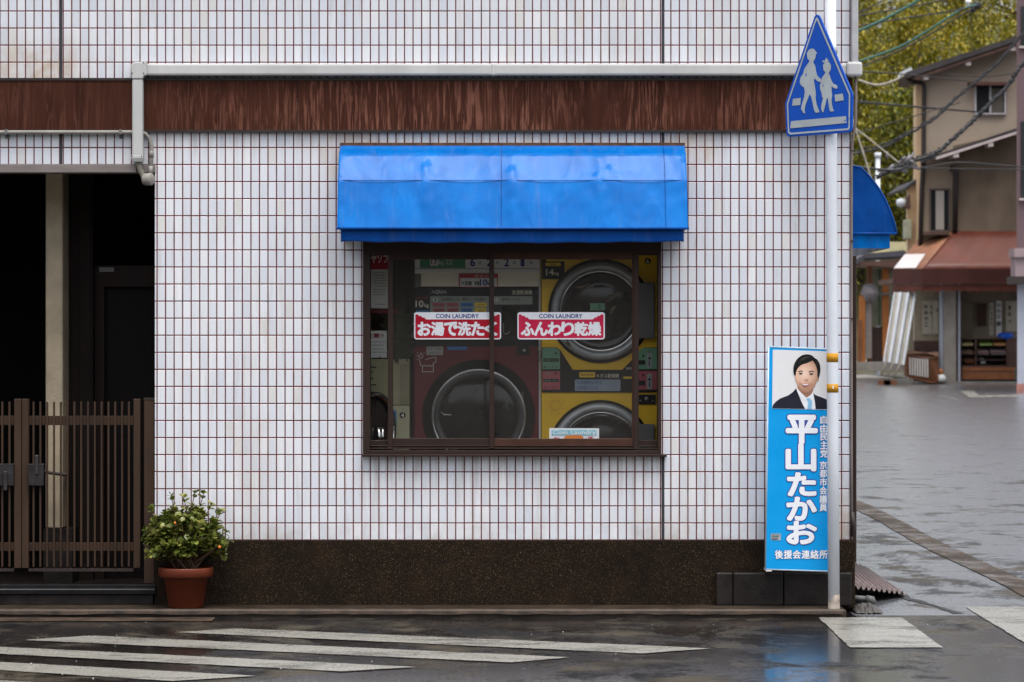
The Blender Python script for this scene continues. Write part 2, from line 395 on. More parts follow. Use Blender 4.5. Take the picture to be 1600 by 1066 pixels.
def print_skin():
    b = NB('printed_face_photo')
    g = b.n('ShaderNodeNewGeometry'); c0 = at(1190 + 372 / 5.608, 530 + 300 / 5.61, -.2)
    d = b.n('ShaderNodeVectorMath', operation='DISTANCE'); b.l(g.outputs['Position'], d.inputs[0]); d.inputs[1].default_value = c0
    c = b.ramp(b.math('ADD', d.outputs['Value'], b.math('MULTIPLY', b.noise(b.pos(), 90, 3), .012)), [(.015, (.84, .60, .48)), (.06, (.68, .43, .31)), (.09, (.48, .27, .18)), (.13, (.34, .17, .11))])
    return b.set(color=c, rough=.35)
M = dict(
    tile=tile_mat(), plinth=plinth_mat(), band=band_mat(), paint=paint_mat(),
    road=asphalt('wet_asphalt', (.006, .0056, .006), (.030, .028, .028), .44, .52, .05, .12, .8, near=.0),
    street=asphalt('wet_side_street', (.055, .058, .064), (.21, .215, .225), .415, .47, .008, .27, 1.0, rsc=60, near=-.045),  # pale base carries part of the sky sheen in its colour
    ledge=simple('mossy_concrete', (.030, .021, .014), .45, var=.5, sc_=5, bump=.4),
    gutter=asphalt('stained_gutter_concrete', (.050, .034, .022), (.13, .095, .065), .50, .60, .06, .3, .4, (.060, .044, .030)),
    ledge_edge=simple('worn_kerb_concrete', (.046, .031, .021), .6, var=.7, sc_=9, bump=.5),
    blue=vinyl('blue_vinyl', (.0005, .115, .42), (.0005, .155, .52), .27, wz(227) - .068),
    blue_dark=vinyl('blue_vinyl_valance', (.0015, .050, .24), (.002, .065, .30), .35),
    bronze=simple('bronze_aluminium', (.026, .013, .009), .55, .05, .25, 5, stretch=(1, 1, .3)),
    bronze_rail=simple('bronze_rail_aluminium', (.060, .024, .014), .5, .05, .25, 8),
    gate=simple('brown_gate_aluminium', (.040, .021, .011), .6, .0, .25, 9, stretch=(1, 1, .2)),
    duct=simple('ivory_pvc', (.50, .50, .49), .4, var=.12, sc_=4, stretch=(1, 1, .4)),
    duct_old=simple('aged_grey_pvc', (.26, .245, .22), .5, var=.2, sc_=9),
    lintel=simple('grey_lintel_steel', (.19, .165, .155), .45, var=.15, sc_=6, stretch=(1, 1, 4)),
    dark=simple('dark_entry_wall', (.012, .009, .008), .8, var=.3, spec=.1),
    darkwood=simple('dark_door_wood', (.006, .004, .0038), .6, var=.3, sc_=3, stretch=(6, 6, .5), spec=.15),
    black=simple('black_rubber', (.006, .006, .006), .5, var=.2),
    blackp=simple('black_plastic', (.008, .008, .009), .35, var=.2),
    stucco=simple('cream_stucco', (.40, .33, .23), .8, var=.18, sc_=6, bump=.9, bsc=90),
    joint=simple('grey_sealant_joint', (.035, .036, .042), .6, var=.3, sc_=12),
    granite=simple('dark_wet_stone', (.013, .010, .0085), .45, var=.5, sc_=7, bump=.5, bsc=70),
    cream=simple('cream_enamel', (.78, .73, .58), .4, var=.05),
    roomwall=simple('cream_room_wall', (.68, .62, .48), .8, var=.08),
    roomfloor=simple('grey_room_floor', (.5, .48, .44), .5, var=.15),
    white=simple('white_enamel', (.74, .74, .72), .35, var=.04),
    paper=simple('white_paper', (.68, .68, .66), .7, var=.05),
    yellow=simple('yellow_enamel', (.82, .50, .02), .35, var=.12, sc_=3),
    maroon=simple('maroon_enamel', (.13, .012, .018), .35, var=.15, sc_=3),
    steel=simple('brushed_steel', (.36, .37, .38), .38, .4, .12, 12),
    chrome=simple('chrome', (.75, .75, .75), .12, 1, .05),
    greyp=simple('grey_plastic', (.14, .14, .14), .5, var=.1),
    drum=simple('dark_drum', (.02, .015, .014), .25, .3, .5, 7),
    porthole=simple('porthole_glass', (.012, .010, .009), .10, 0, .5, 9),
    green=simple('green_print', (.05, .26, .13), .45, var=.08),
    mint=simple('mint_print', (.16, .34, .22), .45, var=.1),
    pink=simple('pink_print', (.42, .10, .12), .45, var=.1),
    red=simple('red_print', (.42, .008, .026), .3, var=.05),
    rose=simple('rose_print', (.55, .02, .07), .3, var=.05),
    navy=simple('navy_print', (.02, .03, .22), .4, var=.05),
    ink=simple('black_ink', (.02, .018, .018), .5, var=.05),
    btnblue=simple('blue_print', (.04, .17, .42), .45, var=.05),
    btnyel=simple('yellow_print', (.70, .48, .03), .45, var=.05),
    orange=simple('orange_print', (.72, .20, .03), .45, var=.05),
    cyan=simple('cyan_print', (.22, .55, .68), .45, var=.05),
    stickwhite=simple('sticker_white', (.80, .82, .86), .3, var=.03),
    poster=simple('sky_blue_poster', (.003, .31, .72), .32, var=.03),
    outline=simple('indigo_outline', (.03, .05, .30), .35, var=.03),
    hair=simple('printed_hair', (.010, .009, .009), .35, var=.3, sc_=40),
    skin=simple('printed_skin', (.66, .36, .24), .4, var=.06, sc_=14),
    skin2=simple('printed_skin_shade', (.52, .25, .16), .4, var=.06, sc_=14),
    suit=simple('printed_suit', (.016, .017, .03), .4, var=.2),
    tie=simple('printed_tie', (.25, .50, .72), .4, var=.1),
    face=print_skin(),
    lip=simple('printed_lips', (.42, .10, .09), .4, var=.05),
    signblue=simple('sign_blue', (.001, .072, .44), .3, var=.10, sc_=5),
    signwhite=simple('sign_white', (.38, .42, .44), .35, var=.12, sc_=9),
    polewhite=simple('white_pole_paint', (.62, .65, .70), .32, var=.05, sc_=7, stretch=(1, 1, .5)),
    tape=simple('amber_tape', (.46, .22, .012), .7, var=.1),
    rust=simple('rust_stain', (.10, .05, .03), .7, var=.5, sc_=20),
    terracotta=simple('terracotta', (.13, .026, .010), .5, var=.25, sc_=8, bump=.2),
    soil=simple('soil', (.03, .02, .014), .9, var=.4, bump=.8),
    stem=simple('plant_stem', (.10, .055, .035), .6, var=.3, sc_=20),
    corr=simple('corrugated_brown_sheet', (.15, .115, .115), .4, var=.3, sc_=8),
    gravelly=simple('rubble_concrete', (.06, .055, .05), .5, var=.5, sc_=14, bump=.8),
    plaster=simple('grey_plaster', (.34, .275, .215), .85, var=.12, sc_=.6, bump=.2),
    creamwall=simple('cream_side_wall', (.62, .44, .27), .8, var=.1, sc_=.8),
    roofdark=simple('dark_roof', (.045, .038, .038), .6, var=.3, sc_=2),
    fascia=simple('pale_fascia', (.42, .36, .34), .6, var=.1, sc_=2),
    brownwood=simple('brown_eave_wood', (.10, .055, .042), .6, var=.3, sc_=2),
    drain=simple('dark_drainpipe', (.03, .022, .020), .5, var=.2),
    pinkwall=simple('mauve_render', (.12, .078, .085), .7, var=.1, sc_=.9),
    redaw=simple('russet_canvas', (.105, .028, .017), .5, var=.22, sc_=1.4, stretch=(1, 1, .4)),
    redaw2=simple('russet_canvas_shaded', (.060, .017, .013), .5, var=.2, sc_=1.4),  # darker copy of the canvas, valance shade put into the colour
    glassdark=simple('dark_window_glass', (.02, .022, .024), .08, 0, .3, 1),
    blind=simple('pale_blind', (.38, .34, .30), .7, var=.05),
    timber=simple('orange_timber', (.36, .13, .035), .6, var=.3, sc_=2, stretch=(1, 1, .3)),
    timber2=simple('brown_timber', (.16, .065, .03), .55, var=.25, sc_=2),
    palebd=simple('pale_board', (.52, .55, .58), .5, var=.08, sc_=2),
    bluewhite=simple('pale_blue_shutter', (.36, .38, .44), .5, var=.06, sc_=2),
    brickpink=simple('pink_brick', (.30, .14, .12), .7, var=.3, sc_=8),
    concrete=simple('grey_concrete', (.22, .20, .18), .75, var=.25, sc_=2),
    cable=simple('black_cable', (.018, .018, .02), .5, var=.2),
    cable_g=simple('green_cable', (.02, .085, .07), .5, var=.2),
    cable_p=simple('pale_cable', (.30, .27, .22), .6, var=.2),
    bark=simple('tree_bark', (.06, .045, .035), .9, var=.4, sc_=3),
    hill=simple('hillside_soil', (.06, .052, .018), .95, var=.7, sc_=.35),
    glass=glass_mat(), wired=glass_mat(True),
    jade=leaf_mat('jade_leaf', [(.15, srgb(36, 48, 18)), (.4, srgb(76, 90, 34)), (.62, srgb(112, 120, 50)), (.9, srgb(156, 152, 84))], .25, 14),
    foli=leaf_mat('olive_foliage', [(.15, srgb(34, 42, 14)), (.42, srgb(90, 92, 14)), (.68, srgb(138, 128, 14)), (.92, srgb(160, 134, 24))], .6, .35),
    foli2=leaf_mat('green_foliage', [(.15, srgb(30, 42, 14)), (.5, srgb(80, 88, 14)), (.85, srgb(140, 132, 14))], .6, .35),
)

# ------------------------------------------------------------------ setting: ground
RZ = -.045
mb = MB()
g0 = .0
mb.quad((-60, -60, RZ), (1.98, -60, RZ), (1.98, 0, RZ), (-60, 0, RZ))
struct(mb.build('road', M['road']))
mb = MB(); mb.quad((1.98, -60, RZ), (60, -60, RZ), (60, -.2, RZ), (1.98, -.2, RZ))
struct(mb.build('road', M['road']))
mb = MB(); mb.quad((1.98, -.2, RZ), (400, -.2, RZ), (400, 900, RZ), (1.98, 900, RZ)); struct(mb.build('side_street', M['street']))
mb = MB(); mb.quad((-400, 0, RZ - .01), (1.98, 0, RZ - .01), (1.98, 900, RZ - .01), (-400, 900, RZ - .01)); struct(mb.build('ground', M['street']))
# ledge along the building foot (kerb)
mb = MB()
mb.box(-8, 1.92, -.34, .3, RZ - .1, -.001)
struct(mb.build('kerb', M['ledge'], bevel=.008))
mb = MB(); n = 120; top = []
pts0 = [(-8 + i * (9.9 / n), -.345 - .012 * random.random()) for i in range(n + 1)]
mb.grid([[(x, -.30, .003) for x, y in pts0], [(x, y + .01, .004) for x, y in pts0], [(x, y, -.006) for x, y in pts0], [(x, y - .003, -.020 - .006 * random.random()) for x, y in pts0]], smooth=False)
struct(mb.build('kerb_edge', M['ledge_edge'], recalc=False))
# rough concrete strip at the foot of the kerb, left half
mb = MB(); a = []; b_ = []
for i in range(90):
    x = -8 + i * 6.3 / 89; a.append((x, -.40 + .012 * random.random(), RZ + .008)); b_.append((x, -.56 - .06 * random.random() * (1 - i / 120), RZ + .004))
mb.grid([a, b_], smooth=False); struct(mb.build('gutter_strip', M['ledge_edge'], recalc=False))
# gutter of the side street
mb = MB(); L = []; Rr = []
for i in range(420):
    y = -1.5 + i * .12; L.append((3.15 + .012 * random.random() + .02 * math.sin(y * .9), y, RZ + .006)); Rr.append((3.36 + .015 * random.random() + .02 * math.sin(y * .7 + 1), y, RZ + .006))
mb.grid([L, Rr], smooth=False); struct(mb.build('street_gutter', M['gutter'], recalc=False))
# crack with moss along the joint
mb = MB(); L = []; Rr = []
for i in range(60):
    y = -.1 + i * .12; x = 2.32 + .25 * math.exp(-y * .7) * 0 + .10 * math.sin(y * 1.3) + .02 * random.random() + (.28 * max(0, .9 - y))
    wd = .012 + .03 * random.random(); L.append((x - wd, y, RZ + .004)); Rr.append((x + wd, y, RZ + .004))
mb.grid([L, Rr], smooth=False); struct(mb.build('pavement_crack', M['granite'], recalc=False))
# markings
zm = RZ + .005
def marking(pts, group, label):
    mb = MB(); P = [ground(*p, zm) for p in pts]
    # densify edges with a little raggedness
    out = []
    for i, p in enumerate(P):
        q = P[(i + 1) % len(P)]; k = max(2, int((q - p).length / .06))
        for j in range(k):
            t = p.lerp(q, j / k); out.append(t + Vector((random.uniform(-1, 1) * .004, random.uniform(-1, 1) * .006, 0)))
    mb.quad(*out); o = mb.build('crosswalk_stripe', M['paint'], recalc=False); struct(o); return o
for pts in ([(275, 988), (370, 982), (1112, 1013), (1005, 1021)], [(38, 1000), (140, 993), (890, 1027), (800, 1035)],
            [(-190, 1012), (-95, 1006), (650, 1042), (535, 1049)], [(-400, 1022), (-300, 1018), (400, 1056), (270, 1064)],
            [(-640, 1034), (-540, 1029), (150, 1072), (10, 1081)]):
    marking(pts, '', '')
for x0, x1, y0, y1 in ((1.755, 2.235, -1.95, -.37), (2.70, 3.17, -1.9, .28), (3.62, 4.1, -1.9, .3), (4.55, 5.0, -1.9, .3)):
    mb = MB(); P = []
    for a, b in (((x0, y0), (x1, y0)), ((x1, y0), (x1, y1)), ((x1, y1), (x0, y1)), ((x0, y1), (x0, y0))):
        for j in range(24):
            t = j / 24; P.append((a[0] + (b[0] - a[0]) * t + random.uniform(-1, 1) * .004, a[1] + (b[1] - a[1]) * t + random.uniform(-1, 1) * .006, zm))
    mb.quad(*P); struct(mb.build('crosswalk_stripe', M['paint'], recalc=False))
mb = MB(); mb.quad(*[ground(*p, zm) for p in ((1462, 616), (1490, 622), (1500, 626), (1478, 620))]); struct(mb.build('lane_line', M['paint'], recalc=False))
mb = MB(); mb.quad(*[ground(*p, zm) for p in ((1500, 611), (1520, 610), (1530, 618), (1590, 617), (1590, 620), (1515, 621))]); struct(mb.build('lane_line', M['paint'], recalc=False))

# ------------------------------------------------------------------ laundry building
bld = thing('laundry_building', 'corner building clad in small white tiles with dark red joints and brown band', 'building', (0, 0, 0))
JX = wx(405.4); JL = wx(13.2); JR = wx(1088.2); JZ = wz(817.5)
def tq(mb, px0, px1, z0, z1, y=0.0):
    x0, x1 = wx(px0), wx(px1); jx = JL if px1 <= 95 else JR if px0 >= 1033 else JX
    mb.quad((x0, y, z0), (x1, y, z0), (x1, y, z1), (x0, y, z1), uv=[(x0 - jx, z0 - JZ), (x1 - jx, z0 - JZ), (x1 - jx, z1 - JZ), (x0 - jx, z1 - JZ)])
ZT = 6.4
mb = MB()
zp, zl, zwb, zwt = wz(844), wz(257), wz(712), wz(374)
tq(mb, -900, -260, zp, ZT); tq(mb, -260, 95, zl, ZT); tq(mb, 95, 242, zl, ZT)
tq(mb, 242, 567, zp, ZT); tq(mb, 567, 1033, zp, zwb); tq(mb, 567, 1033, zwt, ZT); tq(mb, 1033, 1330, zp, ZT)
# reveals of the entry opening, and the flank facing the side street
x = wx(242); mb.quad((x, 0, 0), (x, .12, 0), (x, .12, zl), (x, 0, zl), uv=[(0.01, -JZ), (.04, -JZ), (.04, zl - JZ), (0.01, zl - JZ)])
XR = wx(1330)
mb.quad((XR, 0, zp), (XR, 9, zp), (XR, 9, ZT), (XR, 0, ZT), uv=[(0, zp - JZ), (9, zp - JZ), (9, ZT - JZ), (0, ZT - JZ)])
wall = mb.build('tiled_wall', M['tile'], bld, recalc=False)
mb = MB()
for px in (95.3, 1036):
    for a, b in ((-600, 124), (205, 257 if px < 100 else 226)) + (((714, 843),) if px > 1000 else ()):
        mb = MB(); mb.box(wx(px) - .008, wx(px) + .008, -.003, .01, wz(b), wz(a)); mb.build('sealant_joint', M['joint'], bld)
mb = MB(); mb.box(wx(242), XR + .02, -.022, .05, -.02, zp); mb.box(XR - .05, XR + .02, .05, 9, -.1, zp); mb.box(wx(-900), wx(-260), -.02, .05, -.02, zp)
mb.build('plinth', M['plinth'], bld, bevel=.006)
mb = MB()
for a, b in ((1118, 1143.5), (1144.5, 1222.6), (1223.6, 1329)):
    mb = MB(); mb.box(wx(a), wx(b), -.062, -.02, -.003, wz(893.5)); mb.build('footing_stone', M['granite'], bld, bevel=.009)
mb = MB(); mb.box(wx(-900), wx(465) - .0015, -.022, .0, wz(204), wz(126)); mb.box(wx(465) + .0015, wx(1200) - .0015, -.022, .0, wz(204), wz(126)); mb.box(wx(1200) + .0015, XR + .004, -.022, .0, wz(204), wz(126))
mb.build('brown_band', M['band'], bld, bevel=.002)
mb = MB(); mb.box(wx(-900), XR + .006, -.028, 0, wz(126.5), wz(122.5)); mb.box(wx(-900), XR + .006, -.030, 0, wz(207.5), wz(203.5)); mb.build('band_shadow_line', M['drain'], bld)  # dark strips standing in for the shadow lines along the band
mb = MB(); mb.box(wx(-262), wx(214), -.035, .12, wz(270.5), wz(257.5)); mb.box(wx(214), wx(243), -.012, .12, wz(270.5), wz(257.5)); mb.build('lintel', M['lintel'], bld, bevel=.004)
mb = MB(); mb.box(wx(-900), XR - .01, .01, 9, ZT - .2, ZT - .05); mb.box(wx(-900) - .3, XR + .75, -.75, 9, ZT, ZT + .16); mb.build('roof', simple('grey_roof_added_eave', (.11, .10, .095), .8), bld)  # unseen eave overhang, added for its reflection in the blue awning
# entry recess
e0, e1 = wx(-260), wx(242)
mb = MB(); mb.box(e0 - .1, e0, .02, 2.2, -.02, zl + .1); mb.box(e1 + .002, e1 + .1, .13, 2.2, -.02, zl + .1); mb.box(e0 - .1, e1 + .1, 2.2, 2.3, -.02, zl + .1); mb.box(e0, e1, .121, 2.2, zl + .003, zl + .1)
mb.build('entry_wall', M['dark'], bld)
mb = MB(); mb.box(e0, e1, .16, 2.2, -.02, .075); mb.box(e0, wx(240), -.02, .16, -.002, .06); mb.build('entry_floor', M['granite'], bld, bevel=.004)
mb = MB(); p0 = at(71, 272, .55); p1 = at(98, 826, .55); mb.box(p0.x, p1.x, .55, .95, p1.z, zl + .05); mb.build('stucco_pillar', M['stucco'], bld, bevel=.01)
mb = MB(); p2 = at(71, 826, .55); mb.box(p0.x - .01, p1.x + .06, .54, 1.0, .07, p2.z - .002); mb.build('pillar_base', M['granite'], bld)
# side panelling and door in the recess
mb = MB(); q0 = at(99, 272, .8); q1 = at(145, 900, .8); mb.box(q0.x, q1.x, .8, .9, .07, zl + .02)
for px in (108, 121, 139): a = at(px, 500, .8).x; mb.box(a, a + .012, .788, .8, .07, zl)
mb.build('entry_panelling', simple('brown_panelling', (.014, .010, .008), .7, var=.3, spec=.15), bld)
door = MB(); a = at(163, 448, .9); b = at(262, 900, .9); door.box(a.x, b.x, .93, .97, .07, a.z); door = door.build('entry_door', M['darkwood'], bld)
mb = MB(); a = at(145, 415, .88); b = at(262, 900, .88); c = at(163, 448, .88)
mb.box(a.x, c.x, .88, .99, .07, a.z); mb.box(c.x, b.x, .88, .99, c.z + .0, a.z); mb.build('door_frame', simple('door_frame_wood', (.014, .006, .005), .6, var=.3, spec=.2), door)
mb = MB(); mb.pbox(155, 418, 178, 425, .87, .88); mb.build('door_closer', M['greyp'], door)
# laundry room shell
r0, r1 = wx(500), XR - .1
mb = MB(); mb.box(r0 - .1, r0, .06, 2.6, 0, 3.1); mb.box(r0, r1, 2.5, 2.6, 0, 3.1); mb.box(r1, r1 + .08, .06, 2.5, 0, 3.1)
mb.box(r0, wx(566), .012, .06, 0, 3.1); mb.box(wx(1034), r1, .012, .06, 0, 3.1); mb.box(wx(566), wx(1034), .012, .06, 0, zwb - .002); mb.box(wx(566), wx(1034), .012, .06, zwt + .002, 3.1)
mb.build('room_wall', M['roomwall'], bld)
mb = MB(); mb.box(r0, r1, .06, 2.5, -.02, .0); mb.build('room_floor', M['roomfloor'], bld)
mb = MB(); mb.box(r0, r1, .06, 2.5, 2.75, 2.8); mb.build('room_ceiling', M['white'], bld)

# ------------------------------------------------------------------ window
WY = -.028
win = MB().pbox(567, 374, 578, 712, WY, .10).pbox(1028, 374, 1033.5, 712, WY, .10).pbox(578, 374, 1028, 396, WY, .10).pbox(578, 704, 1028, 712, WY, .10)
win = win.build('window', M['bronze'], bld, bevel=.003)
win['label'] = 'brown aluminium window of sliding wired glass'
mb = MB(); mb.pbox(565, 710.5, 1042, 714, -.062, .0); mb.pbox(578.5, 700, 1028, 702, -.02, .08); mb.pbox(578.5, 696, 1028, 697.5, -.012, .08); mb.build('window_sill', M['bronze'], win, bevel=.002)
mb = MB(); mb.pbox(578, 396, 1028, 399, .0, .02); mb.pbox(606, 396, 614, 704, -.012, .03); mb.pbox(990, 396, 998, 704, -.016, .03); mb.pbox(578, 688, 606, 696, .02, .05); mb.pbox(998, 688, 1028, 696, .02, .05)
mb.build('window_mullion', M['bronze'], win, bevel=.002)
mb = MB(); mb.pbox(614, 396, 765, 405.5, -.006, .022); mb.pbox(614, 685, 765, 702, -.006, .022); mb.pbox(764.5, 396, 772, 702, -.020, .024)
mb.build('sliding_sash', M['bronze'], win, bevel=.002)
mb = MB(); mb.pbox(772, 396, 990, 405.5, -.003, .022); mb.pbox(772, 685.5, 990, 703, -.003, .022); mb.pbox(987.5, 405.5, 990, 685.5, -.003, .022); mb.build('sliding_sash', M['bronze_rail'], win, bevel=.002)
mb = MB(); mb.quad(at(614, 405, .010), at(765, 405, .010), at(765, 686, .010), at(614, 686, .010)); mb.build('pane', M['wired'], win)
mb = MB(); mb.quad(at(772, 405, .010), at(990, 405, .010), at(990, 686, .010), at(772, 686, .010)); mb.build('pane', M['wired'], win)
mb = MB(); mb.quad(at(578, 396, .034), at(606, 396, .034), at(606, 689, .034), at(578, 689, .034)); mb.build('pane', M['glass'], win)
mb = MB(); mb.quad(at(998, 396, .034), at(1028, 396, .034), at(1028, 689, .034), at(998, 689, .034)); mb.build('pane', M['glass'], win)

# stickers on the glass
def sticker(px0, px1, words, mcol, label):
    y = .004
    t = thing('window_sticker', label, 'sticker', at((px0 + px1) / 2, 530, y), 'red coin laundry stickers on the glass')
    mb = MB(); mb.prism([at(a, b, y) for a, b in rrect(px0, 488, px1, 530.5, 4)], (0, .0012, 0)); mb.build('sticker_sheet', M['stickwhite'], t)
    L, Rt = px0 + 2, px1 - 2
    top = [(L, 491.5), (L + 4, 491.5), (L + 6, 494), (L + 9, 493.5), (L + 11, 496.5), (L + 14, 496), (L + 16, 499), (L + 20, 499.3),
           (Rt - 20, 499.3), (Rt - 16, 499), (Rt - 14, 496), (Rt - 11, 496.5), (Rt - 9, 493.5), (Rt - 6, 494), (Rt - 4, 491.5), (Rt, 491.5)]
    flat([top + [(Rt, 527), (Rt - 1, 528.5), (L + 1, 528.5), (L, 527)]], y - .0008, mcol, t, 'red_field')
    lettering([('COIN LAUNDRY', (px0 + 34, 490.8, px1 - 35, 497.2))], y - .0010, M['navy'], t, .022)
    n = len(words); w0 = px0 + 5.5; wd = (px1 - px0 - 11) / n
    lettering([(c, (w0 + i * wd + .8, 504, w0 + (i + 1) * wd - .8, 524)) for i, c in enumerate(words)], y - .0012, M['stickwhite'], t, .045)
    return t
sticker(647, 783, 'お湯で洗たく', M['red'], 'red and white sticker crossed by the central window stile, ending in a く')
sticker(808.5, 945, 'ふんわり乾燥', M['rose'], 'pink-red and white sticker in front of the upper yellow dryer')

# ------------------------------------------------------------------ machines
YM = .48
def disc_lathe(c, prof): return MB().lathe(c, prof, 'y', 56)
def ring(mb, cx, cy, prof, y=YM):
    c = at(cx, cy, y); k = (D + y) / D / S
    return mb.lathe(c, [(r_ * k, h) for r_, h in prof], 'y', 56)

# upper stacked white machine
t = thing('stacked_washer', 'cream machine with green 17 kg strip stacked above the maroon washer', 'washing machine', at(745, 450, YM))
mb = MB(); a = at(648, 300, YM); b = at(843, 449, YM); mb.box(a.x, b.x, YM, YM + .65, b.z + .003, a.z); mb.build('cabinet', M['cream'], t, bevel=.004)
mb = MB(); mb.pbox(648, 378, 843, 426, YM - .02, YM); mb.build('price_panel', M['white'], t, bevel=.003)
mb = MB(); mb.pbox(648, 428, 658, 449, YM - .004, YM); mb.build('side_strip', M['greyp'], t)
flat([[(656, 396), (727, 396), (727, 419), (656, 419)]], YM - .022, M['green'], t, 'green_strip')
flat([rrect(672, 404.5, 685, 415.5, 1.5)], YM - .0235, M['paper'], t, 'capacity_badge')
lettering([('17', (674, 406, 683, 413))], YM - .0245, M['ink'], t, .03)
lettering([('kg', (686, 407.5, 693, 415)), ('容量', (696, 405.5, 708, 408)), ('洗濯', (696, 410, 707, 414.5))], YM - .0235, M['paper'], t)
lettering([('6', (735, 404, 742, 416)), ('2', (761, 404, 768, 416)), ('2', (788, 404, 795, 416)), ('1', (814, 404, 819, 416))], YM - .022, M['navy'], t, .03)
lettering([('時', (748, 408, 752, 413)), ('時', (775, 408, 779, 413)), ('時', (802, 408, 806, 413)), ('時', (828, 408, 832, 413))], YM - .022, M['ink'], t)
flat([[(648, 419.5), (843, 419.5), (843, 420.4), (648, 420.4)]], YM - .022, M['greyp'], t, 'trim_line')
t = thing('capacity_notice', 'red edged white notice reading 大型機 above the maroon washer', 'notice', at(748, 449, YM - .01))
mb = MB(); mb.pbox(717, 428, 778, 449, YM - .012, YM - .009); mb.build('backing', M['red'], t)
flat([[(719, 434.5), (776.5, 434.5), (776.5, 448), (719, 448)]], YM - .0135, M['paper'], t, 'white_field')
lettering([('大型機', (720.5, 439.5, 737, 446)), ('容量', (741, 439.5, 749, 446))], YM - .0145, M['ink'], t, .03)
lettering([('10', (750, 437, 761, 446.5)), ('kg', (762, 440, 768, 447.5))], YM - .0145, M['navy'], t, .04)
lettering([('ジャンボ', (742, 429.3, 770, 433.5))], YM - .0135, M['paper'], t, .02)

# maroon washer dryer
t = thing('front_loading_washer', 'maroon washer dryer with black control panel and round door', 'washing machine', at(745, 900, YM))
mb = MB(); a = at(647, 451, YM); b = at(841, 700, YM); mb.box(a.x, b.x, YM, YM + .68, 0, a.z); mb.build('cabinet', M['maroon'], t, bevel=.006)
mb = MB(); mb.pbox(646.5, 450.5, 841.5, 541, YM - .016, YM); pan = mb.build('control_panel', M['blackp'], t, bevel=.003)
flat([[(672, 463), (764, 463), (764, 491), (672, 491)], [(772, 463), (832, 463), (832, 476), (772, 476)]], YM - .018, simple('panel_grey_green', (.26, .29, .25), .5, var=.05), pan, 'instruction_field')
lettering([('∧QU∧', (674, 453.5, 698, 459.5))], YM - .019, M['white'], pan, .01)
lettering([('洗濯乾燥機', (800, 453.5, 831.5, 460.5))], YM - .019, M['cream'], pan)
lettering([('10', (649.5, 470, 661.5, 480)), ('kg', (663.5, 474.5, 670, 481.5))], YM - .019, M['cream'], pan, .02)
lettering([('洗濯・乾燥', (651, 464, 668, 467))], YM - .019, M['red'], pan, .02)
flat([circ(680.5, 468.5, 3.6), circ(774.5, 468.5, 3.6)], YM - .0195, M['paper'], pan, 'step_disc')
lettering([('1', (679.4, 466, 681.6, 471)), ('2', (772.8, 466, 776.3, 471))], YM - .0205, M['ink'], pan, .02)
lettering([('洗濯物を入れ', (690, 465.5, 718, 470)), ('運転コースを選ぶ', (722, 465.5, 759, 470)), ('硬貨を入れる', (784, 465.5, 812, 470))], YM - .0195, M['ink'], pan, .01)
flat([[(676, 473), (695, 473), (695, 479.5), (676, 479.5)], [(697.5, 473), (716.5, 473), (716.5, 479.5), (697.5, 479.5)], [(677, 481.5), (695, 481.5), (695, 490), (677, 490)], [(698.5, 481.5), (716.5, 481.5), (716.5, 490), (698.5, 490)]], YM - .0195, M['pink'], pan, 'red_button')
flat([[(720, 473), (739, 473), (739, 479.5), (720, 479.5)], [(721, 481.5), (738, 481.5), (738, 490), (721, 490)], [(650, 485), (671, 485), (671, 487.5), (650, 487.5)]], YM - .0195, M['btnblue'], pan, 'blue_button')
flat([[(741.5, 473), (760.5, 473), (760.5, 479.5), (741.5, 479.5)], [(742, 481.5), (759.5, 481.5), (759.5, 490), (742, 490)]], YM - .0195, M['btnyel'], pan, 'yellow_button')
lettering([('洗濯・乾燥', (678, 475, 693, 478)), ('洗濯のみ', (699.5, 475, 714.5, 478)), ('600円', (679, 483.5, 693, 488)), ('400円', (700.5, 483.5, 714.5, 488)), ('乾燥', (724, 475, 735, 478)), ('毛布', (746, 475, 757, 478)), ('100円', (723, 483.5, 736, 488)), ('30分', (747, 483.5, 757, 488))], YM - .0205, M['ink'], pan)
mb = MB(); mb.pbox(784, 478, 812, 524, YM - .024, YM - .015); mb.build('display', M['porthole'], pan)
lettering([('し', (786, 505, 797, 523))], YM - .026, M['greyp'], pan)
mb = MB(); mb.tube([at(820, 500, YM - .03), at(820, 520, YM - .05), at(826, 524, YM - .03)], .006); mb.build('coin_chute', M['steel'], pan)
mb = MB(); ring(mb, 748, 650, [(0, -.012), (88, -.012), (88, 0)]); door = mb.build('door', M['blackp'], t)
mb = MB(); ring(mb, 748, 650, [(60, -.02), (62, -.046), (68, -.052), (72, -.046), (74, -.012)]); mb.build('door_ring', simple('dark_grey_ring', (.035, .035, .036), .35, spec=.5), door)
mb = MB(); ring(mb, 748, 650, [(71, -.048), (72.5, -.053), (73.5, -.046)]); mb.build('chrome_rim', M['chrome'], door)
mb = MB(); ring(mb, 748, 650, [(0, -.06), (20, -.057), (40, -.045), (55, -.03), (61, -.02)]); mb.build('porthole', M['porthole'], door)
mb = MB(); mb.tube([at(688, 643, YM - .06), at(694, 648, YM - .075), at(708, 648.5, YM - .06)], .004); mb.pbox(810, 612, 818, 690, YM - .03, YM - .01); mb.build('door_handle', M['chrome'], door)
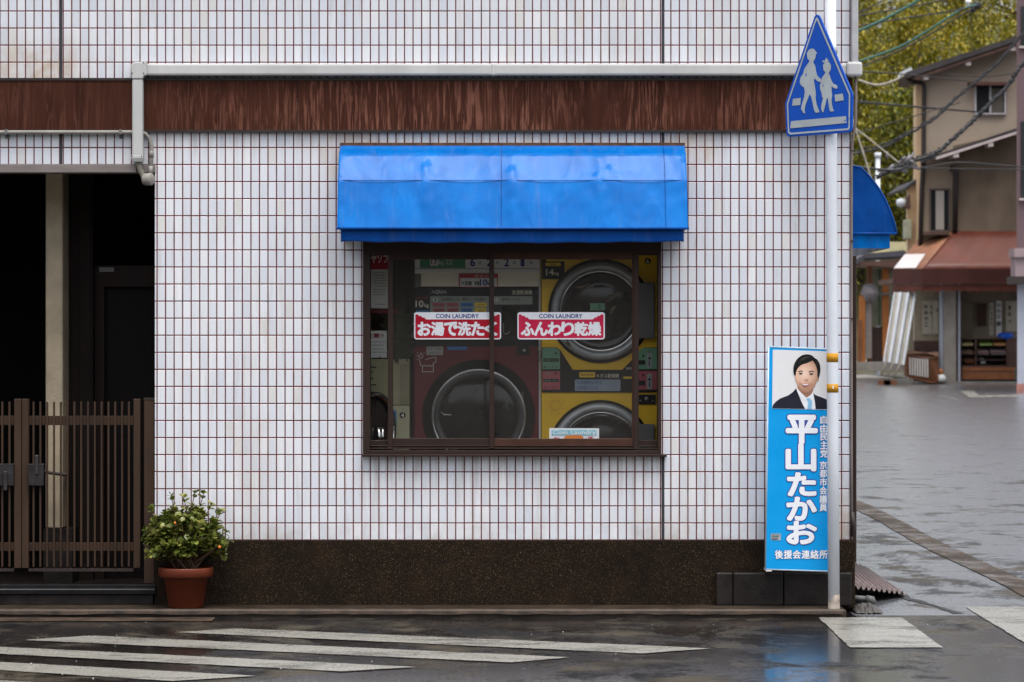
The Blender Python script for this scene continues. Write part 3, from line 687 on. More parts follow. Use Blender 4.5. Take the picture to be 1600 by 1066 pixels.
# flat icons
def line_icon(paths, w, y, m, parent, name):
    mb = MB()
    for P in paths:
        for i in range(len(P) - 1):
            a = Vector(P[i]); b = Vector(P[i + 1]); d = (b - a); nrm = Vector((-d.y, d.x)).normalized() * w / 2; e = d.normalized() * w * .4
            mb.quad(*[at(q.x, q.y, y) for q in (a + nrm - e, b + nrm + e, b - nrm + e, a - nrm - e)])
            y -= .00002
    return mb.build(name, m, parent, recalc=False)
sh = [(665, 562), (670, 560.5), (676, 558.5), (681, 558.5), (681, 566), (677, 567), (677, 581), (660, 581), (660, 571), (657, 571), (656, 565), (655, 562)]
wv = [(661, 573), (664, 570.5), (667, 573), (670, 570.5), (673, 573), (676, 570.5)]
line_icon([sh, wv, circ(657.5, 556.5, 3.2, 14) + [(660.7, 556.5)], [(657.5, 551.5), (657.5, 550)], [(652, 556.5), (650.5, 556.5)], [(662, 552), (663, 551)], [(653, 552), (652, 551)], [(653, 561), (652, 562)]], .8, YM - .002, M['paper'], t, 'shirt_icon')
flat([rrect(666, 541.5, 692.5, 555, 1.5)], YM - .003, simple('grey_label', (.36, .34, .33), .5), t, 'notice_label')
lettering([('大切・衣類外', (668, 543.5, 690.5, 547.5)), ('お取り出し', (671, 549.5, 687.5, 553))], YM - .004, M['ink'], t)
flat([[(698, 541.5), (731, 541.5), (728, 547), (699, 547)]], YM - .003, M['btnblue'], t, 'blue_label')
lettering([('大型毛布', (681, 609, 694, 613)), ('OK', (683, 614, 689, 619)), ('注意', (672, 622, 684, 626))], YM - .002, simple('orange_ink', (.45, .18, .05), .5), t)
mb = MB(); mb.pbox(807, 539, 827, 555, YM - .012, YM); ls = mb.build('lock_plate', M['blackp'], t); mb = MB(); ring(mb, 819, 547.5, [(0, -.016), (2.2, -.016), (2.6, -.01)]); mb.build('lock', M['steel'], ls)
mb = MB(); mb.pbox(842, 405, 845, 700, YM + .02, YM + .3); mb.build('edge_trim', M['white'], t)
mb = MB(); mb.tube([at(843, 548, YM - .01), at(844, 556, YM - .02), at(842, 566, YM - .015)], [.004, .006, .005]); mb.build('side_latch', M['steel'], t)

# yellow dryers
def dryer(cy, z0, z1, name, label):
    t = thing('gas_dryer', label, 'tumble dryer', (at(938, 500, YM).x, YM, z0), 'stacked yellow gas dryers')
    a = at(846, 0, YM).x; b = at(1040, 0, YM).x
    mb = MB(); mb.box(a, b, YM, YM + .68, z0, z1); mb.build('cabinet', M['yellow'], t, bevel=.005)
    mb = MB(); ring(mb, 938, cy, [(0, -.010), (81.5, -.010), (81.5, 0)]); d = mb.build('door', M['blackp'], t)
    mb = MB(); ring(mb, 938, cy, [(64, -.018), (65, -.040), (70, -.046), (76, -.040), (77, -.011)]); mb.build('door_ring', M['steel'], d)
    mb = MB(); ring(mb, 938, cy, [(60.5, -.022), (62, -.030), (63.5, -.022)]); mb.build('chrome_rim', M['chrome'], d)
    mb = MB(); ring(mb, 938, cy, [(0, -.045), (20, -.043), (40, -.035), (53, -.022), (55, -.028), (58, -.028), (60, -.018), (64, -.016)]); mb.build('porthole', M['porthole'], d)
    mb = MB(); p = at(994, cy - 44, YM); q = at(1022, cy + 43, YM); mb.box(p.x, q.x, YM - .06, YM, q.z, p.z); h = mb.build('hinge_block', M['greyp'], d, bevel=.006)
    mb = MB(); mb.tube([at(1025.5, cy - 44, YM - .03), at(1025.5, cy - 34, YM - .03)], .008); mb.tube([at(1025.5, cy + 34, YM - .03), at(1025.5, cy + 43, YM - .03)], .008); mb.tube([at(1025.5, cy - 44, YM - .03), at(1025.5, cy + 43, YM - .03)], .0045); mb.build('hinge_pin', M['btnyel'], h)
    return t, d
zm0 = at(0, 613, YM).z
t, d = dryer(486, zm0 + .002, at(0, 330, YM).z, 'upper', 'upper yellow dryer with full round steel door and 14 kg label')
flat([[(847, 398), (882, 398), (882, 436.5), (847, 436.5)]], YM - .002, M['blackp'], t, 'capacity_panel')
lettering([('14', (853.5, 420.5, 865, 430)), ('kg', (866, 425, 873, 431))], YM - .003, M['cream'], t, .02)
flat([rrect(852, 410.5, 876.5, 416, 2.6), rrect(853, 399, 895, 408.5, 2.5)], YM - .0032, M['btnyel'], t, 'yellow_pill')
lettering([('容量', (860, 411.8, 868, 414.8))], YM - .004, M['ink'], t)
flat([circ(1012, 408, 4.8)], YM - .002, M['blackp'], t, 'number_disc'); lettering([('6', (1009.8, 404.8, 1014.2, 411.4))], YM - .003, M['cream'], t, .02)
flat([[(922, 474), (945, 474), (945, 485), (922, 485)]], YM - .047, M['mint'], d, 'porthole_label'); lettering([('上', (932, 475.5, 941.5, 483))], YM - .048, M['ink'], d)
mb = MB()
for P in ([(900, 448), (908, 449), (918, 446), (922, 443)], [(947, 473), (955, 466), (963, 461), (969, 456)], [(953, 490), (958, 482), (962, 478)], [(884, 535), (890, 541), (886, 530)]):
    mb.tube([at(a_, b_, YM - .05) for a_, b_ in P], [.004, .010, .008, .003][:len(P)], 6)
mb.build('cloth_in_drum', simple('tan_cloth', (.16, .12, .07), .8, var=.3), d)
# control band
mb = MB(); P = [(846.5, 543), (870, 543), (876, 548), (895, 578), (972, 578), (990, 560), (1000, 547), (1006, 543), (1038, 543), (1038, 613), (846.5, 613)]
mb.prism([at(a_, b_, YM - .012) for a_, b_ in P], (0, .010, 0)); band = mb.build('control_panel', M['blackp'], t, recalc=True)
flat([[(847.5, 543.8), (869, 543.8), (875, 549), (875, 577), (847.5, 577)], [(1004, 543.8), (1027, 543.8), (1027, 577), (998, 577), (998, 549)]], YM - .014, M['mint'], band, 'upper_coin_field')
flat([[(847.5, 580), (875, 580), (875, 609), (847.5, 609)], [(998, 580), (1027, 580), (1027, 609), (998, 609)]], YM - .014, M['pink'], band, 'lower_coin_field')
flat([[(866, 553.5), (868.5, 549.5), (871, 553.5)], [(866, 582), (871, 582), (868.5, 586)], [(1002.5, 558), (1005, 553), (1007.5, 558)], [(1002.5, 584.5), (1007.5, 584.5), (1005, 589.5)], [(849, 560), (873, 560), (873, 565.5), (849, 565.5)], [(849, 592), (873, 592), (873, 597), (849, 597)], [(998, 563), (1008, 563), (1008, 570), (998, 570)], [(998, 595), (1008, 595), (1008, 602.5), (998, 602.5)]], YM - .0155, M['ink'], band, 'arrow_mark')
lettering([('乾燥 10分', (851, 561.2, 871, 564.5)), ('乾燥 10分', (851, 593.2, 871, 596.2)), ('上段', (850, 547, 860, 551)), ('下段', (850, 582.5, 860, 586.5))], YM - .0165, M['mint'], band)
lettering([('¥ 1 0 0', (849.5, 571, 871, 576)), ('¥ 1 0 0', (849.5, 603, 871, 608)), ('上', (1012, 546, 1017, 551))], YM - .0155, M['ink'], band)
for zz in (551, 584):
    mb = MB(); mb.prism([at(a_, b_, YM - .02) for a_, b_ in rrect(1010.5, zz, 1019, zz + 24.5, 3)], (0, .008, 0)); cs = mb.build('coin_slot', M['steel'], band)
    mb = MB(); mb.pbox(1014, zz + 13, 1015.5, zz + 21, YM - .0215, YM - .02); ring(mb, 1014.7, zz + 9, [(0, -.023), (1.6, -.0225), (1.9, -.02)]); mb.build('slot', M['black'], cs)
flat([rrect(905, 581.5, 930, 590, 2), [(974, 588.5), (989, 588.5), (989, 592), (974, 592)]], YM - .014, M['btnyel'], band, 'yellow_badge')
lettering([('Gas dryer', (907.5, 583.5, 927.5, 588))], YM - .015, simple('brown_ink', (.25, .06, .02), .5), band, .02)
lettering([('＊ガス乾燥機', (932, 584, 967, 590.5)), ('30分', (978, 573.5, 987, 578))], YM - .014, M['cream'], band)
flat([rrect(898, 593, 969.5, 611, 2)], YM - .014, simple('pale_blue_print', (.26, .32, .38), .5), band, 'instruction_field')
lettering([('①洗濯物を入れる', (901.5, 595, 940, 600.5)), ('②硬貨を入れる', (901.5, 603.5, 935, 609))], YM - .015, M['navy'], band)
t, d = dryer(706.5, 0, zm0, 'lower', 'lower yellow dryer with orange sun mark, its round door cut by the sill')
line_icon([circ(867.5, 633.5, 8, 22) + [(875.5, 633.5)]], .9, YM - .002, M['orange'], t, 'sun_icon')
mb = MB()
for k in range(8):
    an = R(22.5 + 45 * k); x_, y_ = 867.5 + 14 * math.cos(an), 633.5 + 14 * math.sin(an)
    mb.quad(*[at(a_, b_, YM - .002) for a_, b_ in ((x_ - 1, y_ - 1), (x_ + 1, y_ - 1), (x_ + 1, y_ + 1), (x_ - 1, y_ + 1))])
mb.build('sun_ray', M['orange'], t, recalc=False)
mb = MB(); mb.pbox(998, 616.5, 1024.5, 632, YM - .014, YM); lp = mb.build('lock_plate', M['blackp'], t, bevel=.003)
mb = MB()
for a_, r_ in ((1000.5, 1), (1010, 2.6), (1019.8, 1)): ring(mb, a_, 626 if r_ < 2 else 623, [(0, -.018), (r_, -.018), (r_ + .3, -.013)])
mb.build('lock', M['steel'], lp)

# small sign propped on the sill
t = thing('sill_sign', 'small pale sign with light blue lettering standing on the inner window sill', 'sign', at(897, 690, .05))
mb = MB(); mb.prism([at(a_, b_, .05) for a_, b_ in ((858.5, 669), (936, 669.5), (936, 700), (858, 700))], (0, .004, 0)); mb.build('board', M['stickwhite'], t)
flat([[(862, 672), (932, 672), (932, 680.5), (862, 680.5)]], .048, M['cyan'], t, 'blue_strip')
lettering([('Coin Laundry', (864, 672.3, 931, 681))], .0465, M['stickwhite'], t, .02)
flat([[(881, 685), (883, 681.5), (887, 680), (907, 680), (911, 682), (912, 686), (912, 690), (881, 690)]], .0475, M['orange'], t, 'orange_picture')
lettering([('か', (865, 682.5, 875, 689)), ('る', (917, 682.5, 928, 689))], .0475, M['rose'], t, .03)

# left side of the room: cream cabinet washer, posters, plant
t = thing('cream_washer', 'cream washer marked 4 with an open chrome door, seen at the window edge', 'washing machine', at(600, 900, YM))
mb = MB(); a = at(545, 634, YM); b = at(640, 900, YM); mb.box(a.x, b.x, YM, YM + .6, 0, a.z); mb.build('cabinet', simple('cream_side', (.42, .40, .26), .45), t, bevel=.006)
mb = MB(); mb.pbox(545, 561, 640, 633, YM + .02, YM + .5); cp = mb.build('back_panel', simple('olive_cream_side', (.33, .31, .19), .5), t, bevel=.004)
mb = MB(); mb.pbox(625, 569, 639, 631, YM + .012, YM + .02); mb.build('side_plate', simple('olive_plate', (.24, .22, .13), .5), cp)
mb = MB(); mb.pbox(598, 641, 619.5, 669, YM - .02, YM); mb.build('door_pad', M['btnblue'], t, bevel=.01)
flat([circ(629, 649, 4.8)], YM - .002, M['blackp'], t, 'number_disc'); lettering([('4', (626.8, 645.8, 631.2, 652.4))], YM - .003, M['cream'], t, .02)
flat([[(578, 573), (588, 573), (588, 575), (578, 575)], [(578, 600.5), (588, 600.5), (588, 602.5), (578, 602.5)], [(578, 612), (586, 612), (586, 614), (578, 614)], [(580, 580), (583, 580), (583, 582), (580, 582)], [(580, 590), (583, 590), (583, 593), (580, 593)]], YM + .018, M['ink'], t, 'hinge_mark')
mb = MB(); rot = Matrix.Rotation(R(62), 3, 'Z'); c = at(584, 672, YM - .25)
mb.lathe(c, [(.0, -.03), (.12, -.03), (.17, -.01), (.20, .02), (.22, .0), (.225, -.02), (.225, .05), (0, .06)], 'y', 48, rot); mb.build('open_door', M['drum'], t)
mb = MB(); mb.lathe(c, [(.200, -.012), (.214, -.03), (.226, -.012), (.214, .0)], 'y', 48, rot); mb.tube([at(592, 668, YM - .3), at(592, 700, YM - .3)], .011); mb.tube([at(598, 668, YM - .3), at(598, 700, YM - .3)], .007); mb.build('chrome_rim', M['chrome'], t)
t = thing('room_divider', 'tall grey-beige panel beside the maroon washer inside the window', 'panel', at(630, 560, 1.3))
mb = MB(); mb.pbox(600, 380, 620, 900, 1.3, 1.36); mb.pbox(620.5, 380, 633, 900, 1.28, 1.36); mb.pbox(633.5, 380, 660, 900, 1.32, 1.38); mb.build('panel', simple('divider_cream', (.30, .27, .17), .7, var=.1), t)
def wall_notice(px0, py0, px1, py1, y, label, head=None, lines=()):
    t = thing('wall_notice', label, 'notice', at((px0 + px1) / 2, py1, y)); mb = MB(); mb.pbox(px0, py0, px1, py1, y, y + .003); mb.build('sheet', M['paper'], t)
    if head:
        flat([[(px0, py0), (px1, py0), (px1, head[0]), (px0, head[0])]], y - .0015, M['red'], t, 'red_header')
        lettering([(head[1], head[2])], y - .003, M['paper'], t, .03)
    mb = MB()
    for ly, x0_, x1_ in lines:
        x_ = x0_
        while x_ < x1_:
            w_ = random.uniform(1.5, 3.5); mb.quad(*[at(a_, b_, y - .0015) for a_, b_ in ((x_, ly), (min(x_ + w_, x1_), ly), (min(x_ + w_, x1_), ly + 1), (x_, ly + 1))]); x_ += w_ + .8
    mb.build('printed_lines', M['greyp'], t, recalc=False); return t
wall_notice(570, 396, 606, 482, .5, 'white notice with red ヤソフ header behind the narrow left pane', (421, 'ヤソフ', (580, 398.5, 606, 411)), [(426 + i * 4.1, 584 + (i % 3), 603) for i in range(6)] + [(452 + 4 * i, 583, 602) for i in range(3)] + [(475, 586, 605)])
t = wall_notice(570, 517, 604.5, 559, .5, 'white notice with red exclamation marks behind the narrow left pane', None, [(534, 580, 602), (539, 580, 600), (545, 581, 601), (550, 580, 603)])
lettering([('注意!!', (572, 521, 599, 528))], .498, simple('brown_red_ink', (.25, .03, .03), .5), t, .03)
t = thing('wall_rail', 'dark red rail under the notice behind the narrow left pane', 'rail', at(590, 490, .5)); mb = MB(); mb.pbox(565, 483.5, 621, 490, .49, .51); mb.build('rail', M['maroon'], t)
t = thing('indoor_plant', 'shadowy leafy plant standing behind the left sliding sash', 'plant', at(622, 620, .5))
mb = MB()
for i in range(320):
    a_ = random.gauss(624, 11); b_ = random.uniform(492, 562); y_ = .55 + random.uniform(-.06, .1); p = at(a_, b_, y_); l_ = random.uniform(.02, .05); th = random.uniform(0, 6.28)
    u = Vector((math.cos(th), random.uniform(-.6, .6), math.sin(th))) * l_; v = Vector((-math.sin(th), random.uniform(-.6, .6), math.cos(th))) * l_ * .35
    mb.quad(p - u, p + v, p + u, p - v)
mb.build('foliage', simple('dim_leaf', (.030, .034, .015), .5, var=.4), t, recalc=False)
mb = MB(); mb.tube([at(624, 633, .57), at(623, 600, .57), at(624, 540, .57)], .006); mb.build('stem', M['stem'], t)

# ------------------------------------------------------------------ awnings
def awning_profile(proj, hgt, n=26):                 # hood section: (out from the wall, down from the top), gently faceted
    key = [(0, 0), (.20, .115), (.50, .33), (.78, .60), (.93, .83), (1.0, 1.0)]
    key = [(0, 0), (.31, .115), (.72, .44), (.86, .70), (.95, .90), (1.0, 1.0)]
    out = []
    for i in range(len(key) - 1):
        for k in range(9):
            t = k / 9; out.append(((key[i][0] * (1 - t) + key[i + 1][0] * t) * proj, (key[i][1] * (1 - t) + key[i + 1][1] * t) * hgt))
    out.append((proj, hgt)); return out
def front_awning():
    t = thing('window_awning', 'shiny blue vinyl hood awning over the laundry window', 'awning', (wx(802), 0, wz(378)))
    P_ = .30; k = (D - P_) / D
    z_top = wz(227); z_bot = CAMZ + (HZ - 357) * k / S; H = z_top - z_bot
    x0, x1 = wx(531.5), wx(1070); prof = awning_profile(P_, H)
    ribs = [0, .25, .5, .75, 1]; rows = []; N = 128
    for (o_, d_) in prof:
        row = []
        for j in range(N + 1):
            s_ = j / N; b_ = (s_ * 4) % 1; sag = math.sin(math.pi * b_); env = math.sin(math.pi * min(1, d_ / H))
            crease = .006 * math.exp(-((b_ if b_ < .5 else 1 - b_) / .035) ** 2)
            wob = .0012 * math.sin(s_ * 37 + 3 * math.sin(d_ * 9)) * env + .0008 * math.sin(s_ * 91 + 2 * math.sin(d_ * 14 + s_ * 9)) * env
            bd = min(b_, 1 - b_); wob += .0022 * math.exp(-(bd / .13) ** 2) * math.sin(d_ * 62 + s_ * 70) * env + .0016 * math.exp(-(bd / .3) ** 2) * math.sin(d_ * 30 - s_ * 110) * env
            dd = -.016 * sag * env + crease * env + wob
            nx_ = o_ / P_
            row.append((x0 + (x1 - x0) * s_, -(o_ + dd * (1 - .5 * nx_)) - .002, z_top - d_ + dd * .6 * (1 - nx_)))
        rows.append(row)
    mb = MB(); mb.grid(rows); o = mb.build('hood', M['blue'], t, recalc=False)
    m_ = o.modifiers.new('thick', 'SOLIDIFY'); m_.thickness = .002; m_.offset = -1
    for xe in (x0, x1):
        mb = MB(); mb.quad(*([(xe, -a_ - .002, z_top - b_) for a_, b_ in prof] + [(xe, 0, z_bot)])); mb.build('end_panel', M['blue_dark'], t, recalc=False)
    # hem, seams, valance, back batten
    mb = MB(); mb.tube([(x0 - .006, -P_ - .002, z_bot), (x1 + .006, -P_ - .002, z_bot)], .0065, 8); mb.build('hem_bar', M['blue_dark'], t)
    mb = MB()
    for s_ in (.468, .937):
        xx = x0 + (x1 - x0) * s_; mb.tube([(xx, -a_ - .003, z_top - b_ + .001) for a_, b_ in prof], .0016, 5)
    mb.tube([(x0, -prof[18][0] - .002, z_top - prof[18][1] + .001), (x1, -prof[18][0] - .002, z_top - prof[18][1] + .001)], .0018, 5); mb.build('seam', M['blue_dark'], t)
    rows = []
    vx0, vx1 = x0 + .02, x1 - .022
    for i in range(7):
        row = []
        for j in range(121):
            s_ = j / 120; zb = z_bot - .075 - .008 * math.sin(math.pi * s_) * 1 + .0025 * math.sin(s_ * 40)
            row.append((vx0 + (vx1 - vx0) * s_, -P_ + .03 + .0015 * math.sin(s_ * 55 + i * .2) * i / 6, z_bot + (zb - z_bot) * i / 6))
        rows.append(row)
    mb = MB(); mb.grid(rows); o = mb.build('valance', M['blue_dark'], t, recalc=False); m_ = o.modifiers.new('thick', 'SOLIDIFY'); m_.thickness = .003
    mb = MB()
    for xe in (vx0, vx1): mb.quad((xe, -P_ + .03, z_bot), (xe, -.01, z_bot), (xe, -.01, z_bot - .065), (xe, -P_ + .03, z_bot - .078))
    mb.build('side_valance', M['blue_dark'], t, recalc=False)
    mb = MB(); mb.box(x0, x1, -.012, -.001, z_top - .006, z_top + .014); mb.build('wall_batten', M['rust'], t)
front_awning()
def side_awning():
    y0, y1 = 1.1, 3.4; k = (D + y0) / D
    z_top = CAMZ + (HZ - 253) * k / S; z_bot = CAMZ + (HZ - 365) * k / S; X0 = XR + .0
    outl = [(1330, 253), (1346, 262), (1358, 275), (1371, 291), (1382, 309), (1391, 330), (1398, 350), (1401, 365)]
    t = thing('side_awning', 'dark blue awning seen end-on round the building corner', 'awning', (X0, y0, z_bot))
    pts = [at(a_, b_, y0) for a_, b_ in outl]; pts[0].x = X0 + .002
    mb = MB(); rows = []
    for j in range(24):
        yy = y0 + (y1 - y0) * j / 23; rows.append([(p.x, yy, p.z) for p in pts])
    mb.grid(rows); o = mb.build('hood', M['blue'], t, recalc=False); o.modifiers.new('thick', 'SOLIDIFY').thickness = .003
    mb = MB(); mb.quad(*([tuple(p) for p in pts] + [(X0 + .002, y0, pts[-1].z)])); mb.build('end_panel', M['blue_dark'], t, recalc=False)
    mb = MB(); mb.tube([(p.x, y0, p.z) for p in pts], .006, 6); mb.tube([(pts[-1].x, y0, pts[-1].z), (X0, y0, pts[-1].z)], .008, 6); mb.build('hem_bar', M['blue_dark'], t)
    vb = at(1391, 388, y0); mb = MB()
    rows = [[(X0 + (vb.x - X0) * j / 20, y0 + .02 + .006 * math.sin(j * 1.1), pts[-1].z - (pts[-1].z - vb.z) * i / 4) for j in range(21)] for i in range(5)]
    mb.grid(rows); mb.box(vb.x - .003, vb.x, y0 + .02, y1, vb.z, pts[-1].z); mb.build('valance', M['blue'], t, recalc=False)
    z_w = vb.z; mb = MB(); mb.box(X0 + .021, X0 + .05, y0 + .1, y1 - .1, 0.0, z_w + .02); mb.build('door_frame', M['bronze'], t)
side_awning()

# ------------------------------------------------------------------ ducts and pipes on the facade
t = thing('pipe_cover', 'ivory pipe duct running across the facade above the brown band', 'duct', at(770, 110, 0))
def dprof(z0, z1, y): return [(0, z0), (y, z0 + .008), (y, z1 - .008), (0, z1)]
def hduct(pa, pb, za, zb, dep, name, m=M['duct'], parent=t, bv=.012):
    mb = MB(); mb.box(wx(pa), wx(pb), -dep, -.001, wz(zb), wz(za)); return mb.build(name, m, parent, bevel=bv)
hduct(231, 769.5, 101, 119.5, .07, 'duct_run'); hduct(770.5, 1322, 101, 119.5, .07, 'duct_run')
hduct(767, 774, 100.3, 120.2, .072, 'joint_cover')
mb = MB(); P = [(208, 125), (207, 104), (211, 99), (231.5, 98.5), (232, 119), (227, 120.5), (225.5, 125)]
mb.prism([(wx(a_), -.075, wz(b_)) for a_, b_ in P], (0, .074, 0)); mb.build('elbow', M['duct'], t, bevel=.006)
hduct(208.5, 225.5, 124.5, 245, .07, 'duct_drop')
mb = MB(); mb.prism([(wx(a_), -.073, wz(b_)) for a_, b_ in ((207.5, 243), (226, 243), (226, 248), (224, 254.5), (209.5, 254.5), (207.5, 248))], (0, .07, 0)); mb.build('end_cap', M['duct'], t, bevel=.004)
mb = MB()
for z_ in (248.5, 250.7, 252.9): mb.box(wx(209), wx(225), -.0755, -.07, wz(z_ + .5), wz(z_))
mb.build('cap_groove', M['greyp'], t)
for a_, b_ in ((209, 116), (227, 116), (227, 99.8), (209, 245), (224, 245)):
    mb = MB(); mb.lathe((wx(a_), -.078, wz(b_)), [(0, 0), (.0035, 0), (.0035, .004)], 'y', 8); mb.build('screw', M['black'], t)
hduct(1320, 1345, 98.5, 121, .085, 'corner_box', bv=.014)
mb = MB(); mb.box(wx(1329.5), wx(1339.5), -.055, .02, wz(99), ZT); mb.build('riser', simple('grey_riser', (.40, .40, .41), .4), t, bevel=.004)
t = thing('drain_pipe', 'thin brown-grey drainpipe running down the building corner', 'pipe', (XR + .02, 0, 0))
mb = MB(); pts = [(wx(1336), -.03, wz(121)), (wx(1336.5), -.03, wz(150)), (wx(1336), -.03, wz(190)), (wx(1331), -.015, wz(225)), (wx(1330), -.005, wz(260)), (wx(1330), -.005, wz(700)), (wx(1330.5), -.01, wz(842))]
mb.tube(pts, .0085, 8); mb.build('pipe', simple('brownish_pipe', (.20, .165, .15), .5), t)
mb = MB(); mb.tube([(wx(1331), -.01, wz(800)), (wx(1332.5), -.015, wz(820)), (wx(1331), -.01, wz(838))], [.012, .016, .012], 8)
for z_ in (235, 497, 376): mb.box(wx(1329), wx(1333), -.02, .0, wz(z_ + 2), wz(z_))
mb.build('pipe_clip', M['drain'], t)
t = thing('conduit', 'thin grey conduit under the brown band, bending down beside the duct', 'conduit', at(100, 207, 0))
mb = MB(); mb.tube([(wx(-600), -.046, wz(207.5)), (wx(218), -.046, wz(207.5)), (wx(228), -.032, wz(209.5)), (wx(234), -.018, wz(216)), (wx(237.5), -.018, wz(228)), (wx(237.5), -.02, wz(245)), (wx(236), -.025, wz(272))], .0112, 10); mb.build('pipe', M['duct_old'], t)
mb = MB(); mb.tube([(wx(237.3), -.02, wz(236)), (wx(237.2), -.02, wz(247))], .0135, 10); mb.tube([(wx(236.7), -.024, wz(260)), (wx(236), -.025, wz(273))], .0135, 10); mb.build('pipe_sleeve', M['duct_old'], t)
for a_ in (-120, 12, 190):
    mb = MB(); mb.box(wx(a_) - .006, wx(a_) + .006, -.060, -.001, wz(211), wz(203)); mb.box(wx(a_) - .012, wx(a_) + .012, -.006, -.001, wz(217), wz(210))
    mb.build('conduit_clip', M['greyp'], t)
t = thing('drain_hose', 'stubby grey hose ending in a round fitting under the duct end', 'hose', at(230, 292, 0))
mb = MB(); mb.tube([(wx(217), -.04, wz(252)), (wx(220), -.04, wz(265)), (wx(227), -.04, wz(280)), (wx(231), -.04, wz(284))], .0165, 10); mb.build('hose', simple('grimy_hose', (.19, .18, .14), .6), t)
rot = Matrix.Rotation(R(-25), 3, 'Z'); mb = MB(); mb.lathe((wx(233), -.045, wz(281)), [(0, -.028), (.030, -.028), (.036, -.02), (.036, .02), (.030, .028), (0, .028)], 'x', 24, rot)
mb.build('round_fitting', M['duct_old'], t)

# ------------------------------------------------------------------ gate
def gate(x_posts, bars, rails, label, rail_x, box=None):
    t = thing('sliding_gate', label, 'gate', at(sum(rail_x) / 2, 900, .04), 'brown slatted gate leaves in the entry')
    for a_, b_ in x_posts:
        mb = MB(); mb.pbox(a_, 623.5, b_, 888, .03, .075); mb.build('gate_post', M['gate'], t, bevel=.003)
    for a_, b_ in rails:
        mb = MB(); mb.pbox(rail_x[0], a_, rail_x[1], b_, .045, .068); mb.build('rail', M['gate'], t, bevel=.002)
    for a_ in bars:
        mb = MB(); mb.pbox(a_ - 1.5, 628, a_ + 1.5, 886, .030, .0445); mb.build('bar', M['gate'], t, bevel=.002)
    mb = MB(); mb.pbox(rail_x[0], 888.5, rail_x[1], 893, .035, .07); mb.build('bottom_rail', M['drain'], t)
    if box:
        a_, b_, flip = box
        mb = MB(); mb.pbox(a_, 726, b_, 759, .005, .03); bx = mb.build('lock_box', simple('weathered_zinc', (.040, .036, .036), .45, .5, .3, 14), t, bevel=.002)
        mb = MB(); c_ = (a_ + b_) / 2 + (-1 if flip else 1)
        (mb.pbox(c_ - 3, 711, c_ + 3, 742, -.008, .004) if not flip else mb.pbox(c_ - 3, 736, c_ + 3, 767, -.008, .004)); mb.build('latch', simple('dull_zinc', (.055, .05, .05), .4, .5, .2, 14), bx, bevel=.008)
        mb = MB(); mb.pbox(a_ - .5, 725, b_ + .5, 726.5, .003, .03); mb.pbox(a_, 739, b_, 740, .0035, .006); mb.build('box_rim', simple('zinc_rim', (.09, .09, .10), .3, .5), bx)
gate([(34.2, 44.5), (208.5, 219)], [52.2 + 10.64 * i for i in range(15)], [(650, 664.5), (848, 861)], 'right-hand brown slatted gate leaf, fully visible, with grey lock box', (44.5, 208.5), (44.2, 68, False))
gate([(22, 33.2), (-152, -141)], [14.6 - 11.3 * i for i in range(14)], [(650, 664.5), (848, 861)], 'brown slatted gate leaf cut off by the left edge of the photo', (-141, 22), (-3, 21, True))
t = thing('gate_post', 'fixed brown post between the gate and the white tiled wall', 'post', at(233, 912, .04))
mb = MB(); mb.pbox(225, 625.5, 241, 912, .03, .11); mb.build('post', M['gate'], t, bevel=.003); mb = MB(); mb.pbox(224.5, 622, 241.3, 625.2, .028, .112); mb.build('post_cap', M['drain'], t)
t = thing('gate_track', 'black threshold track under the slatted gate', 'track', at(120, 925, 0))
mb = MB(); mb.box(e0, wx(244), -.035, .10, .062, .10); mb.box(e0, wx(244), -.028, -.012, .10, .118); mb.build('track', M['blackp'], t, bevel=.003)
mb = MB(); mb.box(e0, wx(243), -.0365, -.0352, .088, .093); mb.build('track_lip', M['greyp'], t)
t = thing('door_bar', 'dark bar handle in front of the cream pillar behind the gate', 'handle', at(85, 741, .4))
mb = MB(); mb.tube([at(66, 736, .42), at(78, 739, .42), at(100, 742, .42), at(106, 741, .42)], .010, 8); mb.tube([at(66, 736, .42), at(65, 760, .42)], .006, 6); mb.build('bar', M['drain'], t)
mb = MB(); mb.tube([at(106, 741, .42), at(106, 741, .8)], .008, 8); mb.build('bar_bracket', M['drain'], t)

# ------------------------------------------------------------------ potted jade plant
PX, PY = wx(291) * .99, -.185
t = thing('plant_pot', 'terracotta pot on the kerb beside the gate', 'pot', (PX, PY, 0))
mb = MB(); mb.lathe((PX, PY, 0), [(0, .002), (.095, .002), (.100, .006), (.128, .178), (.150, .180), (.156, .186), (.160, .228), (.157, .234), (.146, .234), (.142, .20), (0, .20)], 'z', 48); mb.build('pot_body', M['terracotta'], t)
mb = MB(); mb.lathe((PX, PY, 0), [(0, .218), (.08, .216), (.143, .212)], 'z', 24); mb.build('soil', M['soil'], t)
mb = MB(); mb.lathe((PX, PY, 0), [(.131, .176), (.149, .1775), (.131, .179)], 'z', 48); mb.build('rim_groove', M['rust'], t)
t = thing('jade_plant', 'bushy green jade plant with thick oval leaves growing in the terracotta pot', 'plant', (PX, PY, .2))
rnd = random.Random(11); tips = []
stems = MB()
k_ = 1.0 / S * .99
def pp(px, py, y): return Vector(((px - 800) / S * (D + y) / D, y, CAMZ - (py - HZ) / S * (D + y) / D))
targets = []
for (a_, b_) in ((268, 776), (287, 778), (318, 772), (304, 771), (330, 790), (345, 800), (236, 796), (228, 830), (226, 842), (352, 832), (356, 845), (350, 858), (240, 815), (262, 800), (300, 800)):
    targets.append((pp(a_, b_, PY + rnd.uniform(-.08, .08)), .6))
